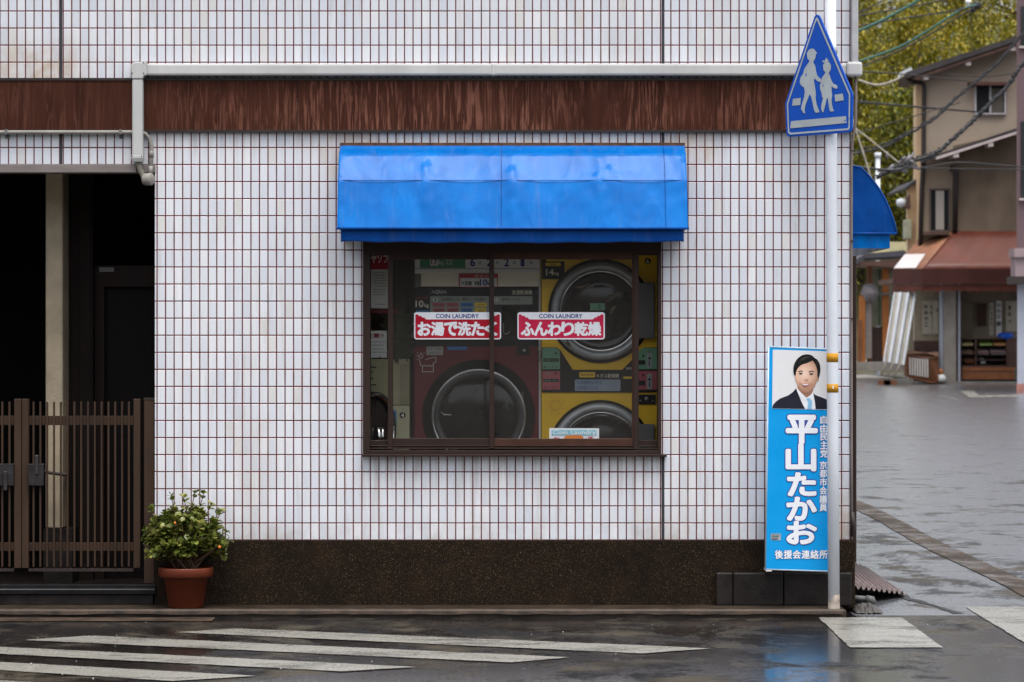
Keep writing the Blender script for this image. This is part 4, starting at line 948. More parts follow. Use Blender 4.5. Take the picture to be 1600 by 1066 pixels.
for i in range(210):
    an = rnd.uniform(0, 2 * math.pi); el = rnd.uniform(-.35, 1.25); rr = rnd.uniform(.6, 1.0)
    c_ = Vector((PX + .0, PY, .37)); v_ = Vector((math.cos(an) * math.cos(el) * .235, math.sin(an) * math.cos(el) * .17, math.sin(el) * .20)) * rr
    targets.append((c_ + v_, 1))
lv = MB()
def leaf(p, d, sz):
    d = d.normalized(); up = Vector((rnd.uniform(-.5, .5), rnd.uniform(-.5, .5), 1)); s_ = d.cross(up)
    if s_.length < 1e-3: s_ = Vector((1, 0, 0))
    s_.normalize(); n_ = s_.cross(d).normalized(); w_ = sz * rnd.uniform(.34, .44); n0 = len(lv.v)
    prof = [(0, .12), (.25, .72), (.55, 1.0), (.82, .80), (1.0, .22)]
    for q_, ww in prof:
        c_ = p + d * sz * q_ + n_ * (sz * .10 * math.sin(q_ * 3.1))
        lv.v.append(tuple(c_ - s_ * w_ * ww + n_ * sz * .05)); lv.v.append(tuple(c_ - n_ * sz * .025)); lv.v.append(tuple(c_ + s_ * w_ * ww + n_ * sz * .05))
    for i_ in range(4):
        for j_ in range(2):
            lv.f.append((n0 + i_ * 3 + j_, n0 + i_ * 3 + j_ + 1, n0 + i_ * 3 + 4 + j_, n0 + i_ * 3 + 3 + j_)); lv.sm.add(len(lv.f) - 1)
for (tp, w_) in targets:
    base = Vector((PX + rnd.uniform(-.05, .05), PY + rnd.uniform(-.04, .04), .21)); mid = base.lerp(tp, .5) + Vector((rnd.uniform(-.03, .03), rnd.uniform(-.03, .03), rnd.uniform(.0, .04)))
    path = [base, base.lerp(mid, .5) + Vector((rnd.uniform(-.01, .01), 0, 0)), mid, mid.lerp(tp, .5) + Vector((rnd.uniform(-.012, .012), 0, .008)), tp]
    stems.tube(path, [.007, .006, .0045, .0035, .002], 6)
    for q_ in (.62, .8, .93, 1.0):
        if w_ < 1 and q_ < .75 and rnd.random() < .5: continue
        i_ = min(3, int(q_ * 4)); p = path[i_].lerp(path[i_ + 1], q_ * 4 - i_) if q_ < 1 else tp
        dr = (path[i_ + 1] - path[i_]).normalized()
        nn = 4 if q_ == 1.0 else 3
        a0 = rnd.uniform(0, 6.28)
        for k in range(nn):
            an = a0 + k * 2 * math.pi / nn; u_ = dr.orthogonal().normalized(); v_ = dr.cross(u_)
            d_ = (u_ * math.cos(an) + v_ * math.sin(an)) * .8 + dr * rnd.uniform(.2, .9)
            leaf(p, d_, rnd.uniform(.030, .048) * (1 if w_ == 1 else .85))
stems.build('stem', M['stem'], t); lv.build('foliage', M['jade'], t, recalc=False)
mb = MB(); mb.lathe(pp(273.5, 817, PY - .16), [(0, -.008), (.006, -.004), (.007, 0), (.004, .006), (0, .008)], 'z', 8); mb.lathe(pp(343, 855, PY - .14), [(0, -.010), (.008, -.004), (.009, 0), (.005, .008), (0, .01)], 'z', 8); mb.build('withered_leaf', M['orange'], t)

# ------------------------------------------------------------------ road sign on its pole
PYL = -.29
kp = (D + PYL) / D
t = thing('sign_pole', 'white painted steel pole with two amber bands in front of the blue poster', 'pole', ((1302 - 800) / S * kp, PYL, 0))
p0 = at(1303, 957, PYL); p0.z = -.005; p1 = at(1296, -40, PYL); p1.z = 4.3
def pole_pt(z): return p0.lerp(p1, (z - p0.z) / (p1.z - p0.z))
mb = MB(); mb.tube([p0, pole_pt(1.0), pole_pt(2.4), p1], .0335, 28); pole = mb.build('pole', M['polewhite'], t)
for r0_, r1_ in ((552, 566), (600, 613.5)):
    z0_, z1_ = at(0, r1_, PYL).z, at(0, r0_, PYL).z; mb = MB(); mb.tube([pole_pt(z0_), pole_pt(z1_)], .0339, 28); bd = mb.build('amber_band', M['tape'], t)
lettering([('1', (1301, 603, 1302.6, 607.5))], PYL - .0346, M['white'], t, .03)
mb = MB(); mb.lathe(p0 + Vector((0, 0, 0)), [(.0345, .0), (.0343, .02), (.0338, .06), (.0336, .09)], 'z', 24); mb.build('rusty_foot', simple('stained_paint', (.36, .31, .26), .5, var=.5, sc_=16), t)
# the sign plate, turned to face left
ANG = R(42); px_c = pole_pt(3.1); nrm = Vector((-math.sin(ANG), -math.cos(ANG), 0)); po = px_c + nrm * .055
camp = Vector((0, -D, CAMZ))
def on_sign(px, py, lift=0.0):
    d_ = at(px, py, 0) - camp; q_ = po + nrm * lift; k = (q_ - camp).dot(nrm) / d_.dot(nrm); return camp + d_ * k
t = thing('crossing_sign', 'blue pentagonal school crossing sign with two walking children', 'traffic sign', po)
outer = [(1272.5, 26), (1274.5, 23.5), (1277, 23), (1279.5, 24.5), (1281.5, 28), (1331, 144), (1332, 148), (1331, 201), (1330, 205), (1327, 207), (1234, 214), (1230.5, 213), (1228.3, 209), (1226.5, 163), (1227.3, 159)]
mb = MB(); mb.prism([on_sign(*p) for p in outer], -nrm * .012); plate = mb.build('sign_plate', M['signblue'], t, bevel=.002)
def inset(P, a, b):                                   # scale about a centre
    cx, cy = 1279.5, 150
    return [(cx + (x_ - cx) * a, cy + (y_ - cy) * b + 0) for x_, y_ in P]
big = [(1274, 30), (1276, 27), (1278.3, 29), (1328.6, 147), (1327.8, 200.5), (1325.5, 203.2), (1234.5, 210.5), (1231.2, 207.5), (1229.3, 162.5)]
sml = [(1274.4, 35), (1276.2, 31.5), (1277.8, 34.5), (1326.4, 148.5), (1325.7, 198), (1324.3, 200.6), (1236, 207.6), (1233.3, 205.6), (1231.5, 163)]
mb = MB(); n = len(big)
for i in range(n):
    j = (i + 1) % n; mb.quad(on_sign(*big[i], .0025), on_sign(*big[j], .0025), on_sign(*sml[j], .0025), on_sign(*sml[i], .0025))
mb.build('white_border', M['signwhite'], plate, recalc=False)
def zz(P): return [(1190 + a_ / 4.265, b_ / 4.264) for a_, b_ in P]
adult = zz([(335, 323), (352, 328), (361, 345), (372, 354), (362, 362), (359, 385), (349, 405), (343, 415), (358, 440), (364, 480), (372, 505), (392, 525), (405, 533), (396, 548), (372, 542), (352, 522), (349, 540), (357, 585), (362, 628), (360, 655), (368, 700), (378, 725), (386, 748), (360, 752), (350, 735), (341, 690), (330, 645), (320, 628), (308, 660), (294, 695), (287, 730), (290, 758), (278, 752), (262, 725), (268, 695), (282, 650), (288, 615), (284, 585), (262, 568), (253, 548), (260, 515), (275, 495), (284, 460), (304, 430), (316, 415), (318, 405), (305, 390), (302, 355), (315, 332)])
child = zz([(437, 412), (454, 418), (463, 438), (461, 465), (447, 488), (455, 505), (465, 535), (478, 558), (500, 567), (508, 580), (500, 593), (478, 585), (465, 575), (467, 605), (471, 640), (466, 660), (470, 700), (476, 725), (484, 740), (458, 745), (450, 725), (445, 690), (441, 655), (434, 655), (428, 690), (418, 725), (413, 750), (403, 745), (396, 725), (400, 690), (410, 655), (402, 645), (400, 620), (392, 600), (388, 570), (398, 540), (403, 515), (416, 500), (426, 485), (412, 465), (409, 435), (420, 418)])
bow = zz([(428, 385), (436, 388), (437, 400), (447, 398), (446, 409), (434, 413), (415, 416), (405, 412), (408, 402), (420, 406), (425, 398)])
bag = zz([(408, 565), (413, 562), (411, 578), (406, 582)]); tri = zz([(293, 492), (301, 489), (298, 508), (292, 512)])
bars = [zz([(208, 660), (262, 652), (258, 700), (204, 706)]), zz([(486, 632), (541, 624), (548, 668), (492, 678)]), zz([(196, 808), (562, 774), (568, 820), (190, 856)])]
for nm, P in (('adult_figure', [adult]), ('child_figure', [child, bow]), ('road_bar', bars)):
    mb = MB()
    for q in P: mb.quad(*[on_sign(*p, .0028) for p in q])
    mb.build(nm, M['signwhite'], plate, recalc=False)
mb = MB(); mb.quad(*[on_sign(*p, .0036) for p in bag]); mb.quad(*[on_sign(*p, .0036) for p in tri]); mb.quad(*[on_sign(*p, .0036) for p in zz([(546, 806), (592, 786), (593, 789), (548, 811)])]); mb.build('scratch', M['signblue'], plate, recalc=False)
for z_ in (at(0, 80, PYL).z, at(0, 170, PYL).z):
    mb = MB(); q_ = pole_pt(z_); mb.lathe(q_, [(.034, -.02), (.039, -.02), (.039, .02), (.034, .02)], 'z', 20)
    c_ = q_ + nrm * .028; mb.box(c_.x - .012, c_.x + .012, c_.y - .012, c_.y + .012, z_ - .018, z_ + .018)
    mb.build('clamp', M['steel'], t)

# ------------------------------------------------------------------ poster board
PB = -.20
t = thing('poster_board', 'tall sky blue campaign poster board with a smiling man in a dark suit', 'poster', at(1249, 890, PB))
C4 = [(1201.2, 542), (1306, 546.5), (1305, 893), (1196, 889.5)]
mb = MB(); mb.prism([at(a_, b_, PB) for a_, b_ in C4], (0, .008, 0)); bd = mb.build('board', M['poster'], t)
mb = MB()
for i in range(4):
    a_ = Vector(C4[i]); b_ = Vector(C4[(i + 1) % 4]); mb.tube([at(a_.x, a_.y, PB + .004), at(b_.x, b_.y, PB + .004)], .0055, 6)
mb.build('board_edge', simple('pale_board_edge', (.45, .55, .62), .4), t)
flat([[(1207.5, 546.5), (1306, 549.5), (1306, 641), (1206.5, 638.5)]], PB - .0012, simple('photo_backdrop', (.72, .72, .73), .35, var=.02), bd, 'photo_panel')
por = thing  # portrait layers, printed flat
def zp_(P): return [(1190 + a_ / 5.608, 530 + b_ / 5.61) for a_, b_ in P]
def sp(P, sub=3):                                     # smooth a closed outline (Chaikin)
    for _ in range(sub):
        Q = []
        for i in range(len(P)):
            a_, b_ = P[i], P[(i + 1) % len(P)]; Q += [(.75 * a_[0] + .25 * b_[0], .75 * a_[1] + .25 * b_[1]), (.25 * a_[0] + .75 * b_[0], .25 * a_[1] + .75 * b_[1])]
        P = Q
    return P
suit = [(93, 606), (108, 560), (150, 520), (230, 492), (275, 460), (305, 432), (360, 500), (400, 560), (450, 480), (500, 500), (560, 528), (640, 560), (640, 620), (93, 606)]
layers = [
    ('printed_shirt', M['stickwhite'], [sp([(300, 430), (340, 445), (455, 460), (475, 560), (478, 613), (375, 612), (330, 520), (305, 470)], 2)]),
    ('printed_neck', M['face'], [sp([(312, 400), (455, 400), (450, 470), (400, 515), (365, 505), (315, 440)], 2)]),
    ('printed_suit', M['suit'], [[(93, 606), (100, 578), (125, 548), (160, 522), (230, 495), (270, 468), (304, 431), (318, 470), (345, 540), (380, 612)], [(452, 470), (470, 490), (520, 508), (568, 528), (640, 555), (640, 616), (474, 614), (466, 540)]]),
    ('printed_tie', M['tie'], [[(392, 520), (430, 515), (442, 545), (440, 613), (400, 612), (408, 560)]]),
    ('printed_collar', M['stickwhite'], [[(302, 432), (315, 440), (392, 516), (372, 542), (330, 500)], [(452, 466), (430, 505), (424, 520), (446, 548), (458, 500)]]),
    ('printed_ear', M['face'], [sp([(478, 325), (498, 320), (502, 345), (492, 375), (478, 370)], 2), sp([(296, 320), (290, 330), (298, 370), (308, 378)], 2)]),
    ('printed_face', M['face'], [sp([(296, 300), (300, 240), (340, 195), (450, 180), (492, 240), (492, 320), (478, 390), (452, 436), (415, 472), (375, 470), (332, 434), (306, 385), (297, 335)], 3)]),
    ('printed_hair', M['hair'], [sp([(290, 322), (280, 300), (277, 262), (286, 215), (312, 172), (350, 142), (395, 131), (440, 140), (462, 163), (492, 182), (513, 225), (516, 275), (508, 320), (494, 348), (489, 330), (490, 290), (482, 250), (468, 216), (448, 186), (432, 196), (395, 212), (352, 222), (322, 248), (303, 282), (298, 320)], 2)]),
    ('printed_hair_sheen', simple('printed_hair_sheen', (.045, .040, .038), .4), [sp([(330, 190), (365, 158), (405, 148), (430, 158), (395, 165), (355, 188)], 2), sp([(470, 190), (490, 205), (500, 240), (488, 225)], 2)]),
    ('printed_brow', M['hair'], [[(320, 285), (340, 275), (362, 279), (362, 286), (340, 283), (322, 292)], [(412, 285), (436, 276), (460, 284), (460, 291), (436, 284), (413, 292)]]),
    ('printed_eye', M['ink'], [sp([(322, 304), (342, 293), (364, 303), (342, 312)], 1), sp([(412, 307), (434, 296), (458, 307), (434, 315)], 1)]),
    ('printed_cheek_shade', M['skin2'], [sp([(376, 345), (392, 358), (412, 346), (408, 362), (392, 368), (378, 360)], 2), [(335, 372), (328, 395), (334, 405), (340, 385)], [(432, 375), (442, 398), (436, 410), (428, 390)]]),
    ('printed_mouth', M['lip'], [sp([(342, 386), (365, 392), (392, 394), (424, 388), (410, 410), (385, 418), (360, 408)], 2)]),
    ('printed_teeth', M['stickwhite'], [sp([(350, 390), (370, 395), (392, 397), (416, 392), (405, 403), (385, 407), (364, 402)], 1)]),
]
for i, (nm, m_, P) in enumerate(layers):
    flat([zp_(q) for q in P], PB - .0018 - .0004 * i, m_, bd, nm)
# big vertical name, column and footer
def pf(lift):
    return lambda a_, b_: at(a_, b_, PB - lift)
big_ch = [('平', (1229.5, 650, 1275.5, 691)), ('山', (1229, 699, 1274, 735.5)), ('たか', None)]
chars = [('平', (1230, 650.5, 1275.5, 692)), ('山', (1229.5, 695, 1273.5, 734.5)), ('た', (1231.5, 740, 1274, 774)), ('か', (1230.5, 778, 1274.5, 812)), ('お', (1230.5, 816, 1275, 849))]
lettering([(c, r_) for c, r_ in chars], 0, M['outline'], bd, .085, fn=pf(.0016), name='lettering_outline')
lettering([(c, r_) for c, r_ in chars], 0, M['stickwhite'], bd, .050, fn=pf(.0030))
side = '自由民主党'; y_ = 650; items = []
for i, c in enumerate(side): items.append((c, (1282, 650 + i * 13.2, 1293, 662 + i * 13.2)))
for i, c in enumerate('京都市会議員'): items.append((c, (1281, 721 + i * 13.2, 1292, 733 + i * 13.2)))
lettering(items, 0, M['outline'], bd, .06, fn=pf(.0016), name='lettering_outline'); lettering(items, 0, M['stickwhite'], bd, .028, fn=pf(.0030))
items = [(c, (1211 + i * 13.9, 860, 1223.4 + i * 13.9, 873)) for i, c in enumerate('後援会連絡所')]
lettering(items, 0, M['outline'], bd, .06, fn=pf(.0016), name='lettering_outline'); lettering(items, 0, M['stickwhite'], bd, .028, fn=pf(.0030))
flat([[(1204.5, 834), (1220, 834), (1220, 844.5), (1204.5, 844)]], PB - .0016, simple('small_label', (.34, .38, .40), .4), bd, 'imprint_label')
mb = MB()
for i, yy in enumerate((835.5, 838, 840.5, 842.5)):
    mb.quad(*[at(a_, b_, PB - .002) for a_, b_ in ((1205.5, yy), (1218 - i, yy), (1218 - i, yy + 1), (1205.5, yy + 1))])
mb.build('imprint_lines', M['ink'], bd, recalc=False)
mb = MB()
for z_ in (575, 860): mb.tube([at(1296, z_, PB + .004), at(1297, z_, PYL + .02)], .004, 6)
mb.build('tie_wire', M['steel'], t)
mb = MB(); mb.box(at(1197, 0, PB).x, at(1206, 0, PB).x, PB, -.06, at(0, 893, PB).z, at(0, 889.8, PB).z); mb.build('rest_block', M['paper'], t)

# ------------------------------------------------------------------ clutter round the corner
t = thing('corrugated_sheet', 'weathered corrugated sheet leaning against the building foot round the corner', 'sheet', (XR + .02, .3, 0))
A = at(1329, 916, .30); B = at(1415, 927, .95); Cc = ground(1357, 889, RZ + .01); Dd = Vector((XR + .022, 2.3, .16))
A.x = XR + .022
rows = []
N = 90
for i in range(2):
    row = []
    for j in range(N + 1):
        s_ = j / N; p = (A.lerp(B, s_)) if i == 0 else (Dd.lerp(Cc, s_)); row.append(p + Vector((0, 0, .012 * math.sin(s_ * 2 * math.pi * 11))))
    rows.append(row)
mb = MB(); mb.grid(rows); o = mb.build('sheet', M['corr'], t, recalc=False); o.modifiers.new('thick', 'SOLIDIFY').thickness = .003
t = thing('concrete_rubble', 'grey broken concrete lump with a short pipe end by the corner', 'rubble', (XR + .06, .1, RZ))
mb = MB()
pts = [(1331, 936), (1340, 931), (1352, 934), (1366, 944), (1371, 950), (1331, 952)]
rr_ = random.Random(3)
rows = []
for i in range(9):
    row = []
    for j in range(16):
        u_ = j / 15; v_ = i / 8; x_ = XR + .015 + .16 * u_; y_ = -.12 + .36 * v_; h_ = .045 * math.sin(math.pi * min(1, (1 - u_) * .9 + .05)) * math.sin(math.pi * v_) + .008 * rr_.random()
        row.append((x_, y_, RZ + .002 + max(0, h_)))
    rows.append(row)
mb.grid(rows, smooth=False); mb.build('rubble', M['gravelly'], t, recalc=False)
mb = MB(); mb.tube([at(1331, 934, .12), at(1356, 936, .12)], .016, 12); mb.tube([at(1353, 936, .12), at(1362, 937.5, .12), at(1364, 944, .12)], .024, 12); mb.build('pipe_end', simple('grey_pipe', (.10, .10, .10), .5), t)

# ------------------------------------------------------------------ far side of the street: corner shop house
SKH = .125
Y1 = 76.0; K1 = (D + Y1) / D / S
def hp(px, py, y=Y1): return at(px, py, y)
t = thing('corner_house', 'weathered grey-beige house above the russet awning with a sloping dark roof', 'house', (hp(1500, 600).x, Y1, RZ))
def hbox(parent, name, m, a, b, c, d, y0, y1, z0=None):
    p = at(a, b, y0); q = at(c, d, y0); mb = MB(); mb.box(p.x, q.x, y0, y1, q.z if z0 is None else z0, p.z); return mb.build(name, m, parent)
# upper storey with raked top
p = lambda a, b, y=Y1: at(a, b, y)
mb = MB(); mb.prism([p(1441, 112), p(1700, 30), p(1700, 250), p(1441, 250)], (8 * SKH, 8, 0)); w1 = mb.build('upper_wall', M['plaster'], t)
mb = MB(); mb.prism([p(1432, 115, Y1 + .3), p(1441.5, 112, Y1 + .3), p(1441.5, 385, Y1 + .3), p(1432, 385, Y1 + .3)], (7.5 * SKH, 7.5, 0)); mb.build('side_wall', M['creamwall'], t)
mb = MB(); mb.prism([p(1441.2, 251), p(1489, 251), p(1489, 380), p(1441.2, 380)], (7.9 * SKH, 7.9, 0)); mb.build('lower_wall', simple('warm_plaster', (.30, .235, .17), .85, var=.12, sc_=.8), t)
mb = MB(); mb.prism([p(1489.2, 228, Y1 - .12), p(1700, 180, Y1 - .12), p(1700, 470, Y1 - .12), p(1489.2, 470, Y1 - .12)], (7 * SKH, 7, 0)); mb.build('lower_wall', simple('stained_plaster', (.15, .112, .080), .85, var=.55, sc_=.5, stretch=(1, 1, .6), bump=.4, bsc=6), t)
mb = MB(); mb.prism([p(1418, 292, Y1 + 1), p(1431.5, 286, Y1 + 1), p(1431.5, 400, Y1 + 1), p(1418, 400, Y1 + 1)], (4 * SKH, 4, 0)); mb.build('annex_wall', M['creamwall'], t)
# roofs
mb = MB(); mb.prism([p(1405, 120, Y1 - .7), p(1418, 112, Y1 - .7), p(1700, 20, Y1 - .7), p(1700, 27, Y1 - .7), p(1420, 121, Y1 - .7)], (4 * SKH, 4, 0)); rf = mb.build('roof', M['roofdark'], t)
mb = MB(); mb.prism([p(1430, 119.5, Y1 - .65), p(1700, 28.5, Y1 - .65), p(1700, 33.5, Y1 - .65), p(1430, 124.5, Y1 - .65)], (0, .1, 0)); mb.build('fascia', M['brownwood'], rf)
for px_, py_ in ((1447, 115), (1513, 93), (1583, 70)):
    mb = MB(); a_ = p(px_ - 4, py_, Y1 - .62); b_ = p(px_ + 4, py_ + 9, Y1 - .62); mb.box(a_.x, b_.x, Y1 - .62, Y1, b_.z, a_.z); mb.build('purlin', M['fascia'], rf)
mb = MB(); mb.prism([p(1404, 122, Y1 - .6), p(1407, 113, Y1 - .6), p(1424, 105, Y1 - .6), p(1426, 110, Y1 - .6)], (0, .3, 0)); mb.build('ridge_cap', M['palebd'], rf)
mb = MB(); mb.prism([p(1443, 254, Y1 - .8), p(1443, 249, Y1 - .8), p(1464, 241, Y1 - .8), p(1700, 164, Y1 - .8), p(1700, 170, Y1 - .8), p(1466, 246, Y1 - .8)], (0, .75, 0)); rf = mb.build('pent_roof', M['roofdark'], t)
mb = MB(); mb.prism([p(1463, 245.5, Y1 - .82), p(1700, 170, Y1 - .82), p(1700, 174, Y1 - .82), p(1463, 249.5, Y1 - .82)], (0, .08, 0)); mb.build('fascia', simple('mauve_white_fascia', (.55, .47, .46), .6), rf)
for px_, py_ in ((1494, 240), (1548, 223)):
    mb = MB(); a_ = p(px_ - 4.2, py_ - 2, Y1 - .8); b_ = p(px_ + 4.2, py_ + 6, Y1 - .8); mb.box(a_.x, b_.x, Y1 - .8, Y1, b_.z, a_.z); mb.build('purlin', simple('mauve_white_wood', (.55, .47, .46), .6), rf)
# pipes
mb = MB(); mb.tube([p(1418, 122, Y1 - .3), p(1424, 128, Y1 - .3), p(1440, 130, Y1 - .1), p(1444, 136, Y1 - .1), p(1443, 240, Y1 - .1), p(1440, 300, Y1 - .1), p(1438, 385, Y1 - .1)], .075, 8); mb.build('drainpipe', M['drain'], t)
mb = MB(); mb.tube([p(1484, 263, Y1 - .25), p(1491, 265, Y1 - .25), p(1493, 270, Y1 - .25), p(1492, 362, Y1 - .25)], .085, 8); mb.build('drainpipe', M['drain'], t)
# windows
def house_window(a, b, c, d, y, frame_m, parent, name='window', mull=None, hood=False):
    wdw = MB(); P0 = p(a, b, y); P1 = p(c, d, y); wdw.box(P0.x, P1.x, y - .02, y + .01, P1.z, P0.z); o_ = wdw.build(name, M['glassdark'], parent)
    mb = MB(); th = .05
    mb.box(P0.x - th, P0.x, y - .07, y + .02, P1.z - th, P0.z + th); mb.box(P1.x, P1.x + th, y - .07, y + .02, P1.z - th, P0.z + th); mb.box(P0.x, P1.x, y - .07, y + .02, P0.z, P0.z + th); mb.box(P0.x, P1.x, y - .09, y + .02, P1.z - th, P1.z)
    if mull: q_ = p(mull, b, y).x; mb.box(q_ - .03, q_ + .03, y - .06, y - .02, P1.z, P0.z)
    mb.build('window_frame', frame_m, o_); return o_
wd = house_window(1525, 134, 1569, 177, Y1 - .02, simple('pale_frame', (.42, .40, .42), .5), t, mull=1547)
mb = MB(); a_ = p(1514, 128, Y1 - .35); b_ = p(1578, 133, Y1 - .35); mb.box(a_.x, b_.x, Y1 - .35, Y1, b_.z, a_.z); mb.build('window_hood', simple('rusty_hood', (.10, .045, .035), .6, var=.3, sc_=3), wd)
mb = MB(); a_ = p(1549, 138, Y1 - .045); b_ = p(1568, 176, Y1 - .045); mb.box(a_.x, b_.x, Y1 - .045, Y1 - .04, b_.z, a_.z); mb.build('half_curtain', simple('dim_curtain', (.10, .085, .07), .8), wd)
wd = house_window(1454, 297, 1482, 360, Y1 - .02, simple('brown_frame', (.12, .09, .075), .5), t)
mb = MB(); a_ = p(1462, 298, Y1 - .05); b_ = p(1475, 359, Y1 - .05); mb.box(a_.x, b_.x, Y1 - .06, Y1 - .045, b_.z, a_.z); mb.build('blind', M['blind'], wd)
mb = MB(); a_ = p(1444, 362, Y1 - .5); b_ = p(1484, 367, Y1 - .5); mb.box(a_.x, b_.x, Y1 - .5, Y1, b_.z, a_.z); mb.build('window_ledge', M['brownwood'], wd)
# meter box and ac hood on the annex
mb = MB(); a_ = p(1413, 343, Y1 + .6); b_ = p(1425, 374, Y1 + .6); mb.box(a_.x, b_.x, Y1 + .6, Y1 + 1, b_.z, a_.z); mb.build('meter_box', simple('olive_meter_box', (.36, .36, .26), .5), t, bevel=.04)
mb = MB(); mb.prism([p(1408, 318, Y1 + .5), p(1422, 303, Y1 + .5), p(1423, 326, Y1 + .5), p(1410, 325, Y1 + .5)], (0, .5, 0)); mb.build('vent_hood', M['brownwood'], t)
mb = MB(); mb.lathe(p(1408, 317, Y1 + .4), [(0, -.15), (.14, -.1), (.16, 0), (.14, .1), (0, .15)], 'z', 12); mb.build('porch_lamp', M['palebd'], t)
mb = MB(); mb.prism([p(1414, 294, Y1 + .8), p(1432, 280, Y1 + .8), p(1432, 286, Y1 + .8), p(1416, 297, Y1 + .8)], (0, 4.5, 0)); mb.build('annex_roof', M['roofdark'], t)
# ground floor of the shop: pillar, back wall, side wall
YS = Y1
mb = MB(); a_ = p(1467, 455); b_ = p(1486, 598); mb.box(a_.x, b_.x, YS - 1.0, YS - .6, RZ, a_.z + .6); mb.build('shop_pillar', simple('grey_pillar', (.28, .255, .22), .7, var=.2, sc_=2), t)
mb = MB(); mb.box(p(1466, 0).x - .06, p(1466, 0).x, YS - 1.02, YS - .6, RZ, a_.z + .6); mb.box(p(1490, 0).x, p(1493, 0).x, YS - 1.0, YS - .85, RZ, a_.z + .6); mb.build('pillar_trim', M['bluewhite'], t)
a_ = p(1420, 445, YS + 1.4); b_ = p(1700, 600, YS + 1.4)
mb = MB(); mb.box(a_.x, b_.x, YS + 1.5, YS + 1.7, RZ, a_.z + .4); mb.build('shop_back_wall', simple('beige_shop_wall', (.30, .26, .20), .8, var=.12), t)
mb = MB(); mb.box(a_.x, p(1467, 0).x, YS + .15, YS + .35, p(0, 532, YS + .2).z, a_.z); mb.build('shop_front_wall', simple('cream_shop_wall', (.42, .36, .26), .8, var=.1), t)
mb = MB(); mb.box(a_.x, p(1467, 0).x, YS + .1, YS + .35, RZ, p(0, 533, YS + .2).z); mb.build('wainscot', M['brownwood'], t)
mb = MB(); mb.box(p(1419, 0).x, p(1700, 0).x, YS - .5, YS + 7.5, p(0, 440).z, p(0, 432).z); mb.build('shop_ceiling', M['brownwood'], t)
mb = MB(); mb.box(a_.x, b_.x, YS - 1.2, YS + 1.6, RZ - .05, RZ + .09); mb.build('shop_step', M['concrete'], t)
mb = MB(); mb.box(p(1496, 0, YS + .8).x, p(1520, 0, YS + .8).x, YS + .8, YS + .9, RZ, p(0, 440).z); mb.build('shop_partition', simple('olive_partition', (.20, .17, .12), .8), t)
mb = MB(); mb.box(p(1527, 0, YS + 1.4).x, p(1541, 0, YS + 1.4).x, YS + 1.38, YS + 1.45, p(0, 510, YS + 1.4).z, p(0, 475, YS + 1.4).z); mb.build('shop_picture', M['brownwood'], t)

def banner(a, b, c, d, y, words, label, m=M['paper'], size=7.0, cols=None):
    tt = thing('shop_banner', label, 'banner', at((a + c) / 2, d, y), 'calligraphy banners in the shop')
    mb = MB(); P0 = at(a, b, y); P1 = at(c, d, y); mb.box(P0.x, P1.x, y, y + .02, P1.z, P0.z); mb.build('cloth', m, tt)
    lettering([(w_, r_) for w_, r_ in words], y - .02, M['ink'], tt, .02)
cl = simple('aged_banner', (.50, .46, .37), .8, var=.08)
banner(1441, 470, 1456, 522, YS - .1, [('大', (1443, 476, 1450, 483)), ('み', (1444, 486, 1450, 492)), ('や', (1444, 495, 1450, 501)), ('こ', (1445, 504, 1450, 510)), ('え', (1453, 477, 1456, 482)), ('ん', (1453, 485, 1456, 491))], 'cream banner with brushed characters left of the shop pillar', cl)
banner(1457.5, 470, 1466, 522, YS - .1, [('も', (1463, 482, 1466, 488))], 'narrow cream banner touching the shop pillar', cl)
banner(1546, 473, 1553, 524, YS + .6, [('く', (1548, 480, 1551, 485)), ('ず', (1548, 488, 1551, 493)), ('き', (1548, 496, 1551, 501)), ('り', (1548, 504, 1551, 509))], 'thin pale banner left of the わらび餅 banner', cl)
banner(1556.5, 470, 1565, 525, YS + .55, [('わ', (1558, 474, 1563.5, 480)), ('ら', (1558, 483, 1563.5, 489)), ('び', (1558, 492, 1563.5, 498)), ('餅', (1557.5, 502, 1564, 510))], 'white banner with bold brushed わらび餅 hanging over the display case', M['paper'])
banner(1572, 468, 1590, 518, YS + .6, [('夏', (1575, 478, 1580, 484)), ('み', (1575, 488, 1580, 494)), ('や', (1576, 500, 1580, 505))], 'wide pale banner near the mauve building', cl)
# counter with striped cloth
t = thing('shop_counter', 'wooden counter with a white striped cloth left of the shop pillar', 'counter', at(1440, 592, YS - .9))
Yc = YS - .95
mb = MB(); a_ = at(1414, 550, Yc); b_ = at(1466, 596, Yc); mb.prism([at(1414, 553, Yc), at(1452, 559, Yc - .5), at(1466, 557, Yc - .4), at(1466, 598, Yc - .4), at(1452, 598, Yc - .5), at(1416, 588, Yc)], (0, .5, 0)); mb.build('cabinet', M['timber2'], t)
mb = MB(); mb.prism([at(1413, 547, Yc), at(1449, 551.5, Yc - .55), at(1467, 550, Yc - .45), at(1467, 558, Yc - .45), at(1449, 560, Yc - .55), at(1413, 553, Yc)], (0, .6, 0)); mb.build('counter_top', simple('counter_top_wood', (.26, .15, .10), .5), t)
mb = MB()
for i in range(8):
    a0, a1 = 1421 + i * 3.9, 1421 + i * 3.9 + 1.7; mb.quad(*[at(q_[0], q_[1], Yc - .56 - 0.0) for q_ in ((a0, 558.5 + i * .35), (a1, 559 + i * .35), (a1 + .2, 586 + i * .55), (a0 + .2, 585.5 + i * .55))])
mb.build('striped_cloth', M['paper'], t, recalc=False)
